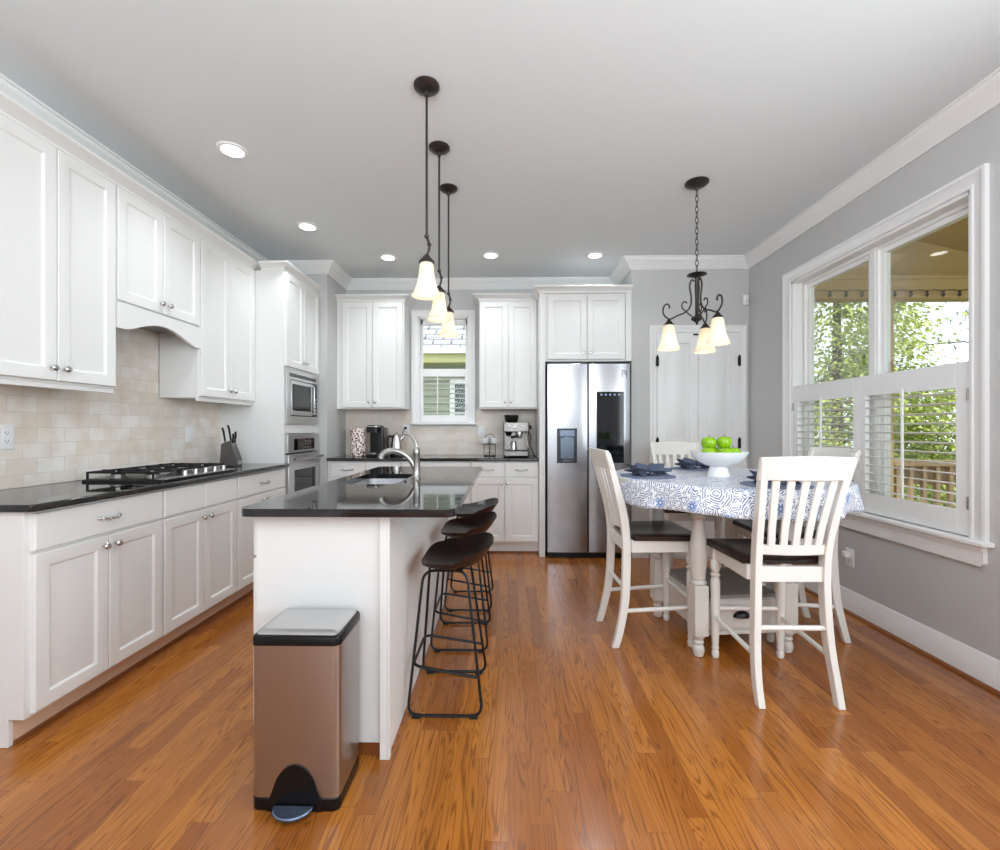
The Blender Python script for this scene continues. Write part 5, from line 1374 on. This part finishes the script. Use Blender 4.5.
tree('evergreen_tree', 'tall bright green evergreen seen through the far window panes', 'tree', (5.9, 8.2, -.6), 6.6, 1.5, 26000, .085, LEAF_Y)
tree('leafy_tree', 'bright green leafy tree filling the near shutter view beyond the railing', 'tree', (8.3, 8.0, -.6), 2.55, 1.3, 16000, .075, LEAF_Y, 'round', .06)
tree('leafy_tree', 'darker green tree standing farther back beyond the porch railing', 'tree', (11.2, 8.6, -.6), 2.6, 1.4, 11000, .085, LEAF_D, 'round', .06)
tree('evergreen_tree', 'dark evergreen at the far left of the porch view', 'tree', (4.6, 11.6, -.6), 8.0, 1.9, 14000, .11, LEAF_D)
tree('evergreen_tree', 'dense evergreen standing behind the bright trees', 'tree', (9.4, 12.2, -.6), 3.9, 2.0, 12000, .11, LEAF_D)
# pine with open sprays against the sky
pt = thing('pine_tree', 'thin pine with open needle sprays against the white sky', 'tree', (12.4, 10.8, -.6), group='trees beyond the porch')
part('trunk', MB(False).tube([(0, 0, 0), (.05, 0, 3), (0, .05, 7)], [.14, .1, .03], 8), BARK, pt)
V = []; Fc = []; bm_ = MB(False); rnd = random.Random(5)
for bi in range(17):
    a = rnd.uniform(0, 2 * PI); z = rnd.uniform(2.6, 6.4); L = rnd.uniform(1.1, 2.7)
    if bi < 9: a = PI + rnd.uniform(-.55, .55); z = 2.5 + bi * .36
    p0 = Vector((0, 0, z)); p1 = p0 + Vector((math.cos(a) * L, math.sin(a) * L, .25)); mid = (p0 + p1) / 2 + Vector((0, 0, .18))
    bm_.tube([p0, mid, p1], [.03, .018, .008], 6)
    for s_ in range(6):
        t = .4 + .6 * s_ / 5; c_ = p0.lerp(p1, t) + Vector((rnd.gauss(0, .1), rnd.gauss(0, .1), rnd.gauss(.08, .08)))
        for k in range(46):
            d = Vector((rnd.gauss(0, 1), rnd.gauss(0, 1), rnd.gauss(.25, .8))).normalized(); s2 = d.cross(Vector((0, 0, 1))).normalized() * .004
            e = c_ + d * rnd.uniform(.1, .24); i0 = len(V); V += [tuple(c_ - s2), tuple(c_ + s2), tuple(e + s2), tuple(e - s2)]; Fc.append((i0, i0 + 1, i0 + 2, i0 + 3))
part('branches', bm_, BARK, pt)
me = bpy.data.meshes.new('foliage'); me.from_pydata(V, [], Fc); me.materials.append(LEAF_P); o = bpy.data.objects.new('foliage', me); COL.objects.link(o); o.parent = pt

# neighbour house seen through the back window
nh = thing('neighbor_house', 'pale green neighbouring house seen through the small back window', 'house', (-.8, 8.6, -.25))
NY = 7.9
m = MB()
for i in range(20): m.skin([[(x, NY, -.2 + i * .13), (x, NY + .03, -.2 + i * .13 + .129), (x, NY + .3, -.2 + i * .13 + .129), (x, NY + .3, -.2 + i * .13)] for x in (-4, 2.5)])
part('siding', m, SAGE, nh)
m = MB(); m.box(-4.2, 2.7, NY - .42, NY + .05, 2.30, 2.33); m.box(-4.2, 2.7, NY - .44, NY - .40, 2.28, 2.46)
part('eave', m, OLIVE, nh)
part('gutter', MB().box(-4.2, 2.7, NY - .52, NY - .441, 2.42, 2.52), TRIM, nh, .01)
m = MB()
for i in range(16): m.skin([[(x, NY - .46 + i * .17, 2.47 + i * .12), (x, NY - .46 + i * .17, 2.50 + i * .12), (x, NY - .46 + (i + 1.3) * .17, 2.50 + (i + 1.3) * .12 - .0), (x, NY - .46 + (i + 1.3) * .17, 2.47 + (i + 1.3) * .12)] for x in (-4.2, 2.7)])
part('roof', m, ROOFW, nh)
m = MB(); m.box(-1.02, -.12, NY - .03, NY - .001, .85, 2.05); 
part('window_trim', m, TRIM, nh)
m = MB(); m.box(-.93, -.21, NY - .04, NY - .031, .93, 1.97)
wp = part('window_pane', m, plain('dusky_pane', S(92, 104, 100), .15), nh)
m = MB()
m.box(-.585, -.555, NY - .05, NY - .0405, .93, 1.97); m.box(-.93, -.21, NY - .05, NY - .0405, 1.43, 1.47)
part('window_bar', m, TRIM, nh)
